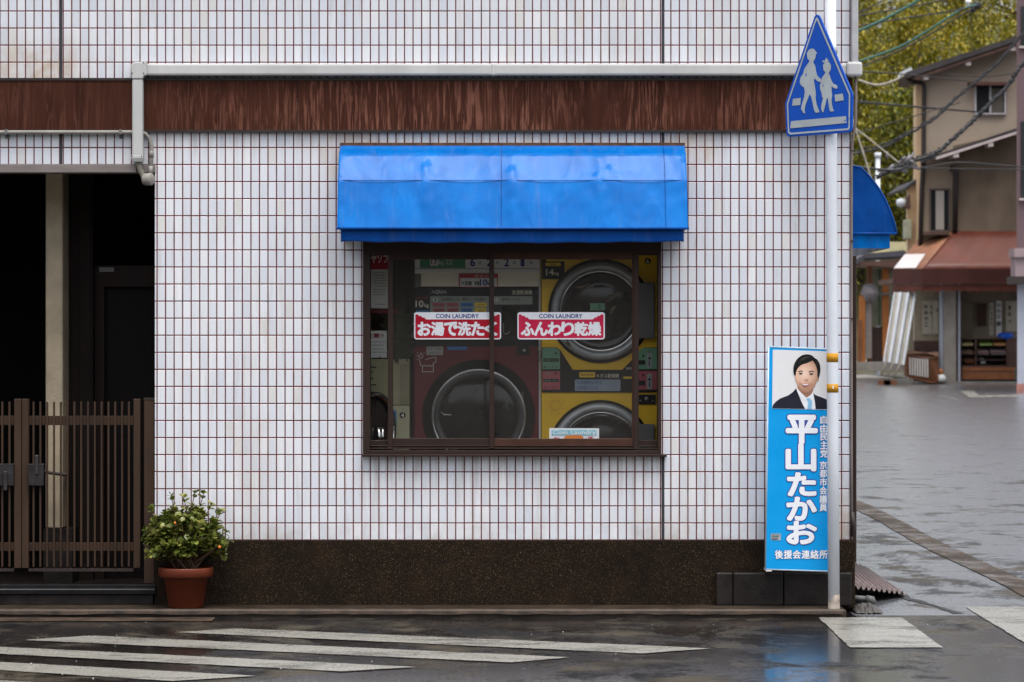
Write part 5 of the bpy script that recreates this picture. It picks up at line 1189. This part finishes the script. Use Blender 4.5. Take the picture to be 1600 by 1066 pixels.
# display case
t = thing('display_case', 'dark glass display case of sweets on a wooden base in the shop', 'display case', at(1540, 596, YS - .5)); Yd = YS - .6
mb = MB()
for a, b, c, d in ((1500, 528, 1502, 574), (1524, 530, 1526, 574), (1573, 530, 1588, 574), (1500, 528, 1588, 530), (1500, 551, 1574, 552.2), (1500, 562, 1574, 563.2), (1500, 571, 1574, 574)): mb.pbox(a, b, c, d, Yd, Yd + .6)
mb.build('case_frame', M['brownwood'], t)
mb = MB(); mb.pbox(1500, 530, 1574, 574, Yd + .6, Yd + .62); mb.build('case_back', M['ink'], t)
mb = MB(); mb.pbox(1504, 574, 1585, 593, Yd - .1, Yd + .6); cb = mb.build('case_base', simple('orange_brown_base', (.26, .10, .04), .5, var=.2, sc_=3), t)
mb = MB(); mb.pbox(1504, 580, 1585, 581, Yd - .11, Yd - .1); mb.build('base_groove', M['ink'], cb)
mb = MB(); mb.pbox(1500, 593, 1588, 601, Yd - .05, Yd + .6); mb.build('plinth', M['blackp'], t)
sweets = [('green_sweets', simple('green_sweet', (.30, .40, .12), .6, var=.3, sc_=9), 1531, 1551, 541), ('orange_sweets', simple('orange_sweet', (.55, .28, .10), .6, var=.3, sc_=9), 1553, 1572, 541), ('pink_sweets', simple('pink_sweet', (.45, .30, .28), .6, var=.2, sc_=9), 1529, 1546, 555.5), ('mauve_sweets', simple('mauve_sweet', (.42, .33, .34), .6, var=.2, sc_=9), 1549, 1573, 555.5), ('pale_sweets', M['paper'], 1533, 1540, 569), ('brown_sweets', M['timber'], 1508, 1522, 568), ('yellow_sweets', simple('yellow_sweet', (.5, .42, .2), .6, var=.3, sc_=9), 1503, 1521, 541), ('mixed_sweets', simple('brown_sweet', (.3, .2, .14), .6, var=.3, sc_=9), 1503, 1521, 555)]
names = {'green_sweets': 'row of green sweets on the top shelf of the display case', 'orange_sweets': 'row of orange sweets at the right of the top shelf', 'pink_sweets': 'pink sweets on the middle shelf of the display case', 'mauve_sweets': 'mauve sweets at the right of the middle shelf', 'pale_sweets': 'small pale pack on the bottom shelf', 'brown_sweets': 'brown packs at the left of the bottom shelf', 'yellow_sweets': 'yellowish packs at the left of the top shelf', 'mixed_sweets': 'dark brown packs at the left of the middle shelf'}
for nm, m_, a, c, b in sweets:
    mb = MB(); n_ = max(1, int((c - a) / 3.4))
    for i in range(n_):
        x_ = a + i * (c - a) / n_; P0 = at(x_, b - 1, Yd + .1); w_ = (c - a) / n_ * K1 * .86
        mb.prism([P0, P0 + Vector((w_, 0, 0)), P0 + Vector((w_, .35, .13)), P0 + Vector((0, .35, .13))], (0, 0, .05))
    tag(mb.build('sweets_tray', m_), names[nm], 'sweets', 'sweets in the display case')
mb = MB(); mb.lathe(at(1571, 526, Yd + .2), [(0, -.08), (.22, -.08), (.27, .02), (.22, .10), (.1, .13), (0, .13)], 'z', 16); tag(mb.build('blue_basket', simple('bright_blue_plastic', (.01, .09, .50), .4)), 'bright blue basket on top of the display case', 'basket')
t = thing('lucky_figurine', 'small white and orange figurine at the foot of the shop pillar', 'figurine', at(1471, 596, YS - 1.2))
mb = MB(); c_ = at(1470.5, 593, YS - 1.2); c_.z = .1; mb.lathe(c_, [(0, -.05), (.12, -.05), (.16, .03), (.13, .13), (.08, .17), (0, .18)], 'z', 14); mb.build('body', M['paper'], t)
mb = MB(); c2 = c_ + Vector((-.02, 0, .24)); mb.lathe(c2, [(0, -.08), (.09, -.05), (.10, .03), (.05, .10), (0, .12)], 'z', 12); mb.build('head', M['timber'], t)
# russet awning
t = thing('shop_awning', 'faded russet canvas awning wrapping the corner of the shop', 'awning', at(1500, 455, YS - 1.6))
yf, yb = YS - 1.7, YS - .15
mb = MB()
TL = at(1490, 362, yb); TR = at(1700, 362, yb); FL = at(1441, 421, yf); FR = at(1700, 421, yf)
rows = []
for i in range(7):
    s_ = i / 6; rows.append([(TL.lerp(FL, s_)).lerp(TR.lerp(FR, s_), j / 40) + Vector((0, 0, -.03 * math.sin(math.pi * s_) * (1 + .4 * math.sin(j * 1.3)))) for j in range(41)])
mb.grid(rows); o = mb.build('canopy', M['redaw'], t, recalc=False); o.modifiers.new('thick', 'SOLIDIFY').thickness = .02
mb = MB(); SL = at(1396, 421, YS - .6); ST = at(1437, 372, YS + .3)
rows = [[ST.lerp(SL, i / 5).lerp(TL.lerp(FL, i / 5), j / 10) for j in range(11)] for i in range(6)]
mb.grid(rows); o = mb.build('corner_canopy', simple('lit_facet_canvas', (.22, .10, .055), .55, var=.35, sc_=1.2), t, recalc=False); o.modifiers.new('thick', 'SOLIDIFY').thickness = .02  # paler copy of the canvas: light on this facet painted in
a_, b_, c_, d_ = [ST.lerp(SL, .55).lerp(TL.lerp(FL, .55), .0), ST.lerp(SL, .99).lerp(TL.lerp(FL, .99), .02), ST.lerp(SL, .99).lerp(TL.lerp(FL, .99), .78), ST.lerp(SL, .6).lerp(TL.lerp(FL, .6), .72)]
up = Vector((-.02, -.02, .03)); mb = MB(); mb.quad(a_ + up, b_ + up, c_ + up, d_ + up); mb.build('painted_highlight', simple('canvas_highlight_white', (.50, .46, .45), .5, var=.1, sc_=3), t, recalc=False)  # white quad painting the highlight on the lit facet
def val_rows(P, z0, z1, scallop):
    rows = []
    for i in range(5):
        row = []
        for (q_, s_) in P:
            zz_ = z1 + (scallop * abs(math.sin(s_ * 9))) ; row.append((q_.x, q_.y, z0 + (zz_ - z0) * i / 4))
        rows.append(row)
    return rows
zt = FL.z; zb = at(0, 444, yf).z; zb2 = at(0, 458, yf).z
Pv = [(SL.lerp(FL, j / 12), j / 12) for j in range(13)] + [(FL.lerp(FR, j / 60), 1 + j / 8) for j in range(1, 61)]
mb = MB(); mb.grid(val_rows(Pv, zt, zb, 0), smooth=False); o = mb.build('valance', M['redaw2'], t, recalc=False); o.modifiers.new('thick', 'SOLIDIFY').thickness = .02
mb = MB(); mb.grid(val_rows([(q_ + Vector((0, .05, 0)), s_) for q_, s_ in Pv], zb - .03, zb2, .10), smooth=False); o = mb.build('scalloped_frill', M['redaw'], t, recalc=False); o.modifiers.new('thick', 'SOLIDIFY').thickness = .015
# leaning pale shade
t = thing('leaning_shade', 'pale pleated sun shade leaning from the awning corner to the pavement', 'sun shade', at(1395, 570, YS - 1.9))
top_ = [at(1396 + i * 5.8, 457 + i * 0.3, YS - 1.1) for i in range(7)]; bot_ = [at(1379 + i * 5.5, 565 + i * .9, YS - 2.2) for i in range(7)]
rows = [[(top_[i].lerp(bot_[i], s_ / 8)) + Vector((0, (.12 if i % 2 else -.12), 0)) for i in range(7)] for s_ in range(9)]
mb = MB(); mb.grid(rows, smooth=False); o = mb.build('pleated_sheet', M['palebd'], t, recalc=False); o.modifiers.new('thick', 'SOLIDIFY').thickness = .03
mb = MB()
for i in (1, 3, 5): mb.tube([top_[i] + Vector((0, -.03, 0)), bot_[i] + Vector((0, -.03, 0)), at(1371 + i * 5, 588, YS - 2.3)], .03, 6)
mb.build('support_rod', M['cable_p'], t)
mb = MB()
for a, b, c in ((1372, 583, 1390), (1380, 588, 1400)):
    q0 = at(a, b, YS - 2.3); q1 = at(c, b + 2, YS - 2.2); mb.box(q0.x, q1.x, q0.y - .15, q0.y + .15, RZ, RZ + .15)
mb.build('base_block', M['timber2'], t)

# mauve building on the right edge
YP = 62.0
t = thing('mauve_building', 'mauve rendered building filling the right edge of the photo', 'building', (at(1640, 600, YP).x, YP, RZ))
a_ = at(1588.5, -80, YP); b_ = at(1900, 388, YP); mb = MB(); mb.prism([(a_.x, YP, b_.z), (b_.x, YP, b_.z), (b_.x, YP, a_.z), (a_.x, YP, a_.z)], (1.85, 10, 0)); mb.build('upper_wall', M['pinkwall'], t)
a2 = at(1590.5, 446, YP); z6, z4 = at(0, 600, YP).z, at(0, 440, YP).z; mb = MB(); mb.prism([(a2.x, YP + .1, z6), (b_.x, YP + .1, z6), (b_.x, YP + .1, z4), (a2.x, YP + .1, z4)], (1.85, 9.9, 0)); mb.build('shutter', M['bluewhite'], t)
mb = MB(); mb.prism([(a2.x - .03, YP + .05, RZ), (b_.x, YP + .05, RZ), (b_.x, YP + .05, z6 - .002), (a2.x - .03, YP + .05, z6 - .002)], (1.85, 9.9, 0)); mb.build('brick_base', M['brickpink'], t)
mb = MB(); mb.pbox(1585, 388, 1900, 402, YP - .35, YP + .5); mb.pbox(1586.5, 402, 1900, 432, YP - .25, YP + .5); mb.build('sign_band', simple('mauve_sign_band', (.28, .21, .22), .6, var=.15, sc_=2), t)
mb = MB(); mb.pbox(1582, 432, 1900, 444, YP - .4, YP + .5); mb.build('canopy_edge', M['drain'], t)
for a, b, c, d in ((1595, 10, 1660, 72), (1595, 190, 1660, 310), (1680, 190, 1740, 310)):
    mb = MB(); mb.pbox(a, b, c, d, YP - .03, YP + .05); wd = mb.build('window', M['glassdark'], t); mb = MB(); mb.pbox(a - 2, d, c + 2, d + 3, YP - .1, YP); mb.build('window_sill', M['fascia'], wd)
mb = MB(); mb.prism([(a_.x - .3, YP - .3, a_.z), (b_.x, YP - .3, a_.z), (b_.x, YP - .3, a_.z + .3), (a_.x - .3, YP - .3, a_.z + .3)], (2, 10.6, 0)); mb.build('roof', M['roofdark'], t)

# timber lodge behind the awning
YL = 88.0
t = thing('timber_lodge', 'low timber lodge with orange posts and dark tiled roof behind the blue side awning', 'house', (at(1365, 575, YL).x, YL, .2))
def lb(name, m, a, b, c, d, y0, y1, **k):
    mb = MB(); mb.pbox(a, b, c, d, y0, y1); return mb.build(name, m, t)
zb_ = at(0, 566, YL).z
mb = MB(); mb.prism([at(1330, 410, YL - 1), at(1352, 397, YL - 1), at(1412, 391, YL - 1), at(1425, 400, YL - 1), at(1352, 404, YL - 1), at(1340, 413, YL - 1)], (0, 5, 0)); rf = mb.build('roof', simple('slate_roof', (.07, .07, .085), .5, var=.3, sc_=1), t)
mb = MB(); mb.prism([at(1345, 410, YL - 1.1), at(1415, 404, YL - 1.1), at(1415, 420, YL - 1.1), at(1345, 414, YL - 1.1)], (0, 3, 0)); mb.build('eave', M['brownwood'], rf)
lb('back_wall', simple('olive_cream_wall', (.42, .38, .22), .8), 1350, 378, 1418, 395, YL + 6, YL + 6.3)
lb('post', M['timber'], 1379, 420, 1389, 560, YL - .2, YL); lb('post', M['timber2'], 1356, 412, 1363, 575, YL - .3, YL); lb('post', M['timber'], 1343, 462, 1352, 570, YL - .6, YL - .4); lb('post', M['timber2'], 1340, 500, 1347, 572, YL - .9, YL - .7)
lb('screen_wall', simple('pale_green_screen', (.28, .29, .22), .8, var=.2, sc_=2), 1362, 420, 1400, 510, YL + .3, YL + .5)
lb('low_wall', simple('dark_boarding', (.05, .032, .028), .6, var=.2), 1363, 511, 1398, 566, YL - .1, YL + .3)
lb('handrail', M['greyp'], 1362, 458, 1400, 461, YL - .4, YL - .2)
lb('slat', simple('green_slat', (.10, .16, .10), .6), 1373, 420, 1376, 508, YL + .1, YL + .28)
mb = MB(); c_ = at(1359, 458, YL - .5); mb.lathe(c_, [(0, -.35), (.2, -.3), (.34, 0), (.2, .3), (0, .35)], 'z', 12); mb.build('round_lantern', simple('grey_lantern', (.16, .15, .16), .7, var=.3), t)
lb('cabinet_door', simple('grey_sliding_door', (.22, .20, .19), .6), 1352, 470, 1362, 560, YL - .5, YL - .3)
lb('floor_base', M['concrete'], 1335, 566, 1425, 580, YL - 1.2, YL + 6)
# raised pavement in front of lodge and house
mb = MB(); a_ = ground(1330, 592, RZ); mb.box(at(1330, 0, YL - 6).x - 14, at(1418, 0, YS).x, YL - 9, YL + 14, RZ - .1, RZ + .14); struct(mb.build('pavement', M['concrete']))
mb = MB(); mb.box(at(1326, 0, 3.5).x, at(1338.5, 0, 3.5).x, 3.5, 3.6, RZ, at(0, 392, 3.5).z); tag(mb.build('shop_post', M['bronze'], bevel=.01), 'dark bronze post standing under the blue side awning', 'post')

# ------------------------------------------------------------------ utility pole, cables
t = thing('utility_pole', 'slim white capped pole rising beyond the blue side awning', 'pole', at(1371, 520, 97))
q_ = at(1371.5, 246, 97); mb = MB(); mb.tube([(q_.x, 97, RZ), (q_.x, 97, q_.z)], .09, 12); mb.build('pole', M['palebd'], t)
mb = MB(); mb.tube([(q_.x, 97, q_.z), (q_.x, 97, q_.z + .18)], .13, 12); mb.build('pole_cap', M['palebd'], t)
def curve_pts(P, y, n=6):
    Q = [at(a, b, yy) for (a, b), yy in zip(P, y if isinstance(y, list) else [y] * len(P))]; out = []
    for i in range(len(Q) - 1):
        p0_, p1_, p2_, p3_ = Q[max(i - 1, 0)], Q[i], Q[i + 1], Q[min(i + 2, len(Q) - 1)]
        for k in range(n):
            s_ = k / n; out.append(.5 * ((2 * p1_) + (p2_ - p0_) * s_ + (2 * p0_ - 5 * p1_ + 4 * p2_ - p3_) * s_ ** 2 + (3 * p1_ - p0_ - 3 * p2_ + p3_) * s_ ** 3))
    out.append(Q[-1]); return out
wires = [
    ([(1250, 92), (1341, 49), (1386, 28), (1435, 0), (1490, -40)], 45, .028, 'cable_g', 'green cable rising steeply across the top left of the foliage'),
    ([(1250, 58), (1341, 41), (1405, 30), (1489, 17), (1530, 8)], 50, .016, 'cable', 'thin black cable running to the wire junction at the top'),
    ([(1250, 42), (1341, 25), (1386, 17), (1476, 0), (1560, -20)], 48, .016, 'cable', 'thin black cable nearest the top edge over the foliage'),
    ([(1250, 130), (1341, 97), (1414, 69), (1499, 17), (1525, 8)], 52, .026, 'cable_g', 'thick dark green cable climbing to the wire junction'),
    ([(1250, 138), (1341, 106), (1424, 70), (1510, 19), (1528, 12)], 54, .020, 'cable', 'black cable just under the thick dark green cable'),
    ([(1300, 40), (1345, 19), (1382, 0), (1420, -22)], 46, .014, 'cable', 'short black cable crossing the corner beside the grey riser'),
    ([(1250, 106), (1345, 112), (1409, 116), (1512, 127)], [50, 58, 64, 74.2], .020, 'cable', 'black cable reaching the upper window hood of the grey-beige house'),
    ([(1250, 150), (1349, 160), (1442, 168), (1527, 175)], [50, 58, 66, 74.5], .028, 'cable', 'black cable reaching the sill of the upper house window'),
    ([(1680, 20), (1600, 99), (1574, 135), (1527, 182), (1493, 214), (1461, 240), (1424, 253), (1400, 262), (1370, 277)], 58, .055, 'cable', 'thick lashed cable bundle sagging in front of the grey-beige house'),
    ([(1660, 0), (1600, 52), (1555, 103), (1499, 150), (1457, 188), (1409, 215), (1380, 230), (1300, 248)], 56, .030, 'cable', 'knotty twisted cable above the thick lashed bundle'),
    ([(1300, 175), (1341, 204), (1405, 255)], 55, .018, 'cable_p', 'pale cable slanting down right to the cable splice'),
    ([(1330, 180), (1338, 206), (1356, 262), (1365, 300)], 52, .022, 'cable_p', 'pale cable falling steeply beside the building corner'),
    ([(1300, 255), (1350, 262), (1399, 266), (1420, 258)], 57, .032, 'cable', 'short black cable joining the splice above the blue side awning'),
    ([(1400, 262), (1441, 262), (1499, 254), (1587, 260), (1640, 262)], 60, .018, 'cable', 'thin black cable level across the stained lower house wall'),
    ([(1400, 266), (1441, 263), (1587, 261 + 4), (1640, 262)], 61, .014, 'cable', 'thinner of the two level cables on the stained lower house wall'),
    ([(1480, 115), (1540, 120), (1600, 112)], 63, .012, 'cable', 'thin cable crossing the gable just under the upper eave'),
    ([(1341, 125), (1370, 133), (1398, 126), (1412, 118)], 64, .03, 'cable_p', 'pale drooping cable left of the house eave'),
    ([(1250, 232), (1349, 205), (1440, 178), (1500, 160)], 64, .014, 'cable', 'thin cable rising right through the green foliage to the house corner'),
    ([(1518, 8), (1516, 30), (1520, 52)], 55, .012, 'cable', 'short loose wire hanging from the junction'),
]
rw = random.Random(5)
for P, y, r_, m_, lab in wires:
    pts = curve_pts(P, y, 8)
    if 'knotty' in lab or 'lashed' in lab:
        pts = curve_pts(P, y, 22)
        rs = [r_ * rw.uniform(.7, 1.2) for _ in pts]; pts = [p_ + Vector((rw.uniform(-1, 1), 0, rw.uniform(-1, 1))) * r_ * .35 for p_ in pts]
        mb = MB(); mb.tube(pts, rs, 6)
        if 'lashed' in lab: mb.tube([p_ + Vector((.05, 0, .09 + .02 * math.sin(i))) for i, p_ in enumerate(pts)], .018, 5)
    else:
        mb = MB(); mb.tube(pts, r_, 6)
    tag(mb.build('overhead_cable', M[m_]), lab, 'cable', 'overhead utility cables')
mb = MB()
for i in range(14):
    c_ = at(1400 + rw.uniform(-14, 24), 258 + rw.uniform(-10, 8), 58 + rw.uniform(-.3, .3)); mb.tube([c_, c_ + Vector((rw.uniform(-.5, .5), 0, rw.uniform(-.2, .25)))], rw.uniform(.03, .07), 6)
tag(mb.build('cable_splice', simple('grey_splice', (.14, .13, .14), .6, var=.4)), 'tangled grey cable splice beyond the blue side awning', 'cable splice')
t = thing('wire_junction', 'dark cable junction with a white insulator near the top of the photo', 'junction', at(1524, 10, 53))
mb = MB(); mb.lathe(at(1526, 8, 53), [(0, -.1), (.08, -.08), (.11, 0), (.08, .08), (0, .1)], 'z', 10); mb.lathe(at(1521, 15, 53), [(0, -.06), (.06, -.05), (.06, .05), (0, .06)], 'z', 10); mb.build('junction_body', M['cable'], t)
mb = MB(); mb.lathe(at(1513, 5, 53), [(0, -.08), (.05, -.08), (.05, .0), (.09, .02), (.05, .08), (0, .08)], 'z', 10); mb.build('insulator', M['white'], t)

# ------------------------------------------------------------------ hillside and trees
def hill_z(x, y):
    s_ = max(0, y - 104); return RZ - .3 + min(s_ * .32, 15) * (1 + .1 * math.sin(x * .11)) + .5 * math.sin(x * .23 + y * .17) * min(1, s_ / 8)
mb = MB(); mb.grid([[(x_, y_, hill_z(x_, y_)) for x_ in range(-120, 181, 6)] for y_ in range(100, 300, 6)])
struct(mb.build('hill', M['hill'], recalc=False))
def crown_mesh(seed, n_cl, leafs, rx, rz_):
    rn = random.Random(seed); mb = MB()
    for i in range(n_cl):
        an = rn.uniform(0, 2 * math.pi); u_ = rn.random() ** .5; h_ = rn.uniform(0, 1)
        prof = math.sin(math.pi * min(1, .12 + h_ * .86)) ** .65
        c_ = Vector((math.cos(an) * u_ * rx * prof, math.sin(an) * u_ * rx * prof, rz_ * (.32 + h_ * .72)))
        cr = rn.uniform(.35, .85)
        for k in range(leafs):
            d_ = Vector((rn.gauss(0, 1) * .55, rn.gauss(0, 1) * .55, rn.gauss(0, 1) * .75 - .2)) * cr
            p_ = c_ + d_; l_ = rn.uniform(.06, .14); th = rn.uniform(0, 6.28)
            a_ = Vector((math.cos(th) * .5, math.sin(th) * .5, rn.uniform(-1.0, .3))).normalized() * l_; b_ = Vector((-math.sin(th), math.cos(th), rn.uniform(-.4, .4))) * l_ * .42
            mb.quad(p_ - a_, p_ + b_, p_ + a_, p_ - b_)
    return mb
def trunk_mesh(seed, rx, rz_):
    rn = random.Random(seed); mb = MB(); P = [Vector((0, 0, -.5)), Vector((.1, 0, rz_ * .3)), Vector((-.1, .1, rz_ * .6)), Vector((.1, 0, rz_ * .92))]
    mb.tube(P, [.22, .17, .11, .04], 8)
    for i in range(15):
        h_ = rn.uniform(.22, .8) * rz_; an = rn.uniform(0, 6.28); L_ = rx * rn.uniform(.5, .95); e = Vector((math.cos(an) * L_, math.sin(an) * L_, h_ + rn.uniform(.6, 2.2)))
        s_ = Vector((0, 0, h_)); mb.tube([s_, s_.lerp(e, .5) + Vector((0, 0, -.15)), e], [.085, .05, .02], 6)
    return mb
protos = []
for k, (rx, rz_, ncl, m_) in enumerate(((3.3, 9.0, 150, 'foli'), (2.8, 7.5, 130, 'foli2'), (3.6, 8.2, 155, 'foli'))):
    cm = crown_mesh(20 + k, ncl, 80, rx, rz_).build('crown', M[m_], recalc=False); tm = trunk_mesh(40 + k, rx, rz_).build('trunk', M['bark'])
    protos.append((cm.data, tm.data, m_)); bpy.data.objects.remove(cm); bpy.data.objects.remove(tm)
spots = []
rt = random.Random(9)
# rows going up the slope; visible wedge is narrow
vis = []
for row, (yy, n_, x0_, dx_) in enumerate(((112, 7, 14, 5.2), (119, 7, 11.5, 5.0), (127, 7, 15, 5.4), (136, 7, 12, 5.6), (146, 7, 16, 6), (157, 6, 15, 6.6))):
    for i in range(n_): vis.append((x0_ + i * dx_ + rt.uniform(-.9, .9), yy + rt.uniform(-2.2, 2.2), row))
for row, (yy, n_, x0_, dx_) in enumerate(((112, 4, 8, -6), (121, 4, 5, -6), (131, 4, 8, -6.3), (142, 5, 5, -6.6))):
    for i in range(n_): vis.append((x0_ + i * dx_ + rt.uniform(-1.5, 1.5), yy + rt.uniform(-2.2, 2.2), row))
descr = ['at the foot of the slope', 'in the second row up the slope', 'in the third row up the slope', 'in the fourth row up the slope', 'in the fifth row up the slope', 'on the crest of the slope']
ordn = ['nearest the tiled corner', 'second from the tiled corner', 'third from the tiled corner', 'fourth from the tiled corner', 'fifth from the tiled corner', 'sixth from the tiled corner', 'seventh from the tiled corner']
cnt = {}
for (x_, y_, row) in vis:
    k = rt.randrange(3); hid = x_ < 1.99 * (D + y_) / D - 2.5
    if not hid: i = cnt.get(row, 0); cnt[row] = i + 1
    kind_ = "olive-yellow" if k != 1 else "green"
    o = thing('hillside_tree', 'hillside tree wholly hidden behind the tiled laundry building' if hid else f'{kind_} tree {descr[row]}, {ordn[min(i, 6)]}', 'tree', (x_, y_, hill_z(x_, y_)), 'hidden trees of the hillside' if hid else 'trees covering the hillside')
    s_ = rt.uniform(.9, 1.2); o.scale = (s_, s_, s_ * rt.uniform(.9, 1.1)); o.rotation_euler.z = rt.uniform(0, 6.28)
    for nm, me in (('crown', protos[k][0]), ('trunk', protos[k][1])):
        c_ = bpy.data.objects.new(nm, me); COL.objects.link(c_); c_.parent = o

# ------------------------------------------------------------------ houses on the opposite pavement (behind the camera; they show in the panes, the awning and the wet road)
ro = random.Random(4)
for i, (xa, xb, hh, c_) in enumerate(((-34, -22.5, 7.4, 'plaster'), (-22, -12.5, 6.2, 'timber2'), (-12, -3.2, 7.6, 'plaster'), (-2.7, 4.6, 5.6, 'timber2'), (5.2, 13.5, 7.2, 'concrete'), (20, 31, 6.8, 'timber2'))):
    lab = ['grey plastered house far left', 'brown boarded low house left', 'grey plastered house with tall front', 'small brown boarded house', 'grey concrete house', 'brown boarded house past the side street'][i]
    t = thing('opposite_house', lab + ' on the opposite pavement', 'house', ((xa + xb) / 2, -30, RZ), 'houses on the opposite pavement'); yf_ = -27 - ro.uniform(0, .8)
    mb = MB(); mb.box(xa, xb, yf_ - 7, yf_, RZ, hh); mb.build('wall', simple('opposite_wall', ((.10, .09, .08), (.05, .033, .025))[c_ == 'timber2'], .8, var=.3), t)
    mb = MB(); mb.prism([(xa - .4, yf_ + .8, hh - .1), (xa - .4, yf_ - 3.5, hh + 1.9), (xa - .4, yf_ - 7.8, hh - .1)], (xb - xa + .8, 0, 0)); mb.build('roof', M['roofdark'], t)
    n_ = int((xb - xa) / 2.6)
    for k in range(n_):
        wx_ = xa + (k + .5) * (xb - xa) / n_
        for z_ in (1.0, 3.7):
            mb = MB(); mb.box(wx_ - .7, wx_ + .7, yf_ - .02, yf_ + .03, z_, z_ + 1.2); wd = mb.build('window', M['glassdark'], t)
            mb = MB(); mb.box(wx_ - .78, wx_ + .78, yf_ + .001, yf_ + .07, z_ - .08, z_ - .002); mb.build('window_sill', M['fascia'], wd)

mb = MB(); rs_ = random.Random(12)
for i in range(34):
    if i < 26: q_ = ground(rs_.uniform(0, 1600), rs_.uniform(975, 1066), RZ)
    else: q_ = ground(rs_.uniform(1335, 1600), rs_.uniform(640, 960), RZ)
    r_ = rs_.uniform(.0018, .0042)
    mb.lathe((q_.x, q_.y, RZ + .012), [(0, -r_), (r_ * .8, -r_ * .5), (r_, 0), (r_ * .7, r_ * .8), (0, r_ * 1.3)], 'z', 6)
o = mb.build('rain_splashes', simple('splash_water', (.42, .44, .46), .15)); o['kind'] = 'stuff'; o['label'] = 'tiny raindrop splashes on the wet road'; o['category'] = 'rain'

# ------------------------------------------------------------------ neighbours along the side street, hidden behind the laundry from here
for i, (xa, xb, ya, yb, hh, c_, lab) in enumerate(((-9, 1.6, 10.2, 21, 6.0, (.30, .26, .21), 'beige plastered house directly behind the laundry building'), (-8, 1.2, 22, 34, 7.2, (.12, .075, .05), 'brown boarded house second behind the laundry building'),
        (-9, 1.5, 35, 50, 5.6, (.34, .33, .31), 'pale grey house third behind the laundry building'), (-8, 1.0, 52, 70, 6.6, (.26, .2, .15), 'tan house fourth behind the laundry building'), (-14, 8.5, 92, 100, 5.8, (.28, .25, .2), 'long beige house at the far end of the side street'))):
    t = thing('street_house', lab, 'house', ((xa + xb) / 2, ya, RZ), 'houses along the side street')
    mb = MB(); mb.box(xa, xb, ya, yb, RZ, hh); mb.build('wall', simple('street_house_wall', c_, .85, var=.2, sc_=1), t)
    mb = MB(); mb.prism([(xb + .5, ya - .3, hh - .15), ((xa + xb) / 2, ya - .3, hh + 2.0), (xa - .5, ya - .3, hh - .15)], (0, yb - ya + .6, 0)); mb.build('roof', M['roofdark'], t)
    n_ = max(2, int((yb - ya) / 3))
    for k in range(n_):
        for z_ in (.9, 3.6):
            y_ = ya + (k + .5) * (yb - ya) / n_
            mb = MB(); mb.box(xb - .05, xb + .02, y_ - .6, y_ + .6, z_, z_ + 1.1); wd = mb.build('window', M['glassdark'], t)
            mb = MB(); mb.box(xb + .001, xb + .07, y_ - .7, y_ + .7, z_ - .08, z_ - .002); mb.build('window_sill', M['fascia'], wd)
    if ya > 90:
        for k in range(7):
            x_ = xa + 1.6 + k * 3.1; mb = MB(); mb.box(x_ - .6, x_ + .6, ya - .03, ya + .05, 1.0, 2.2); mb.build('window', M['glassdark'], t)
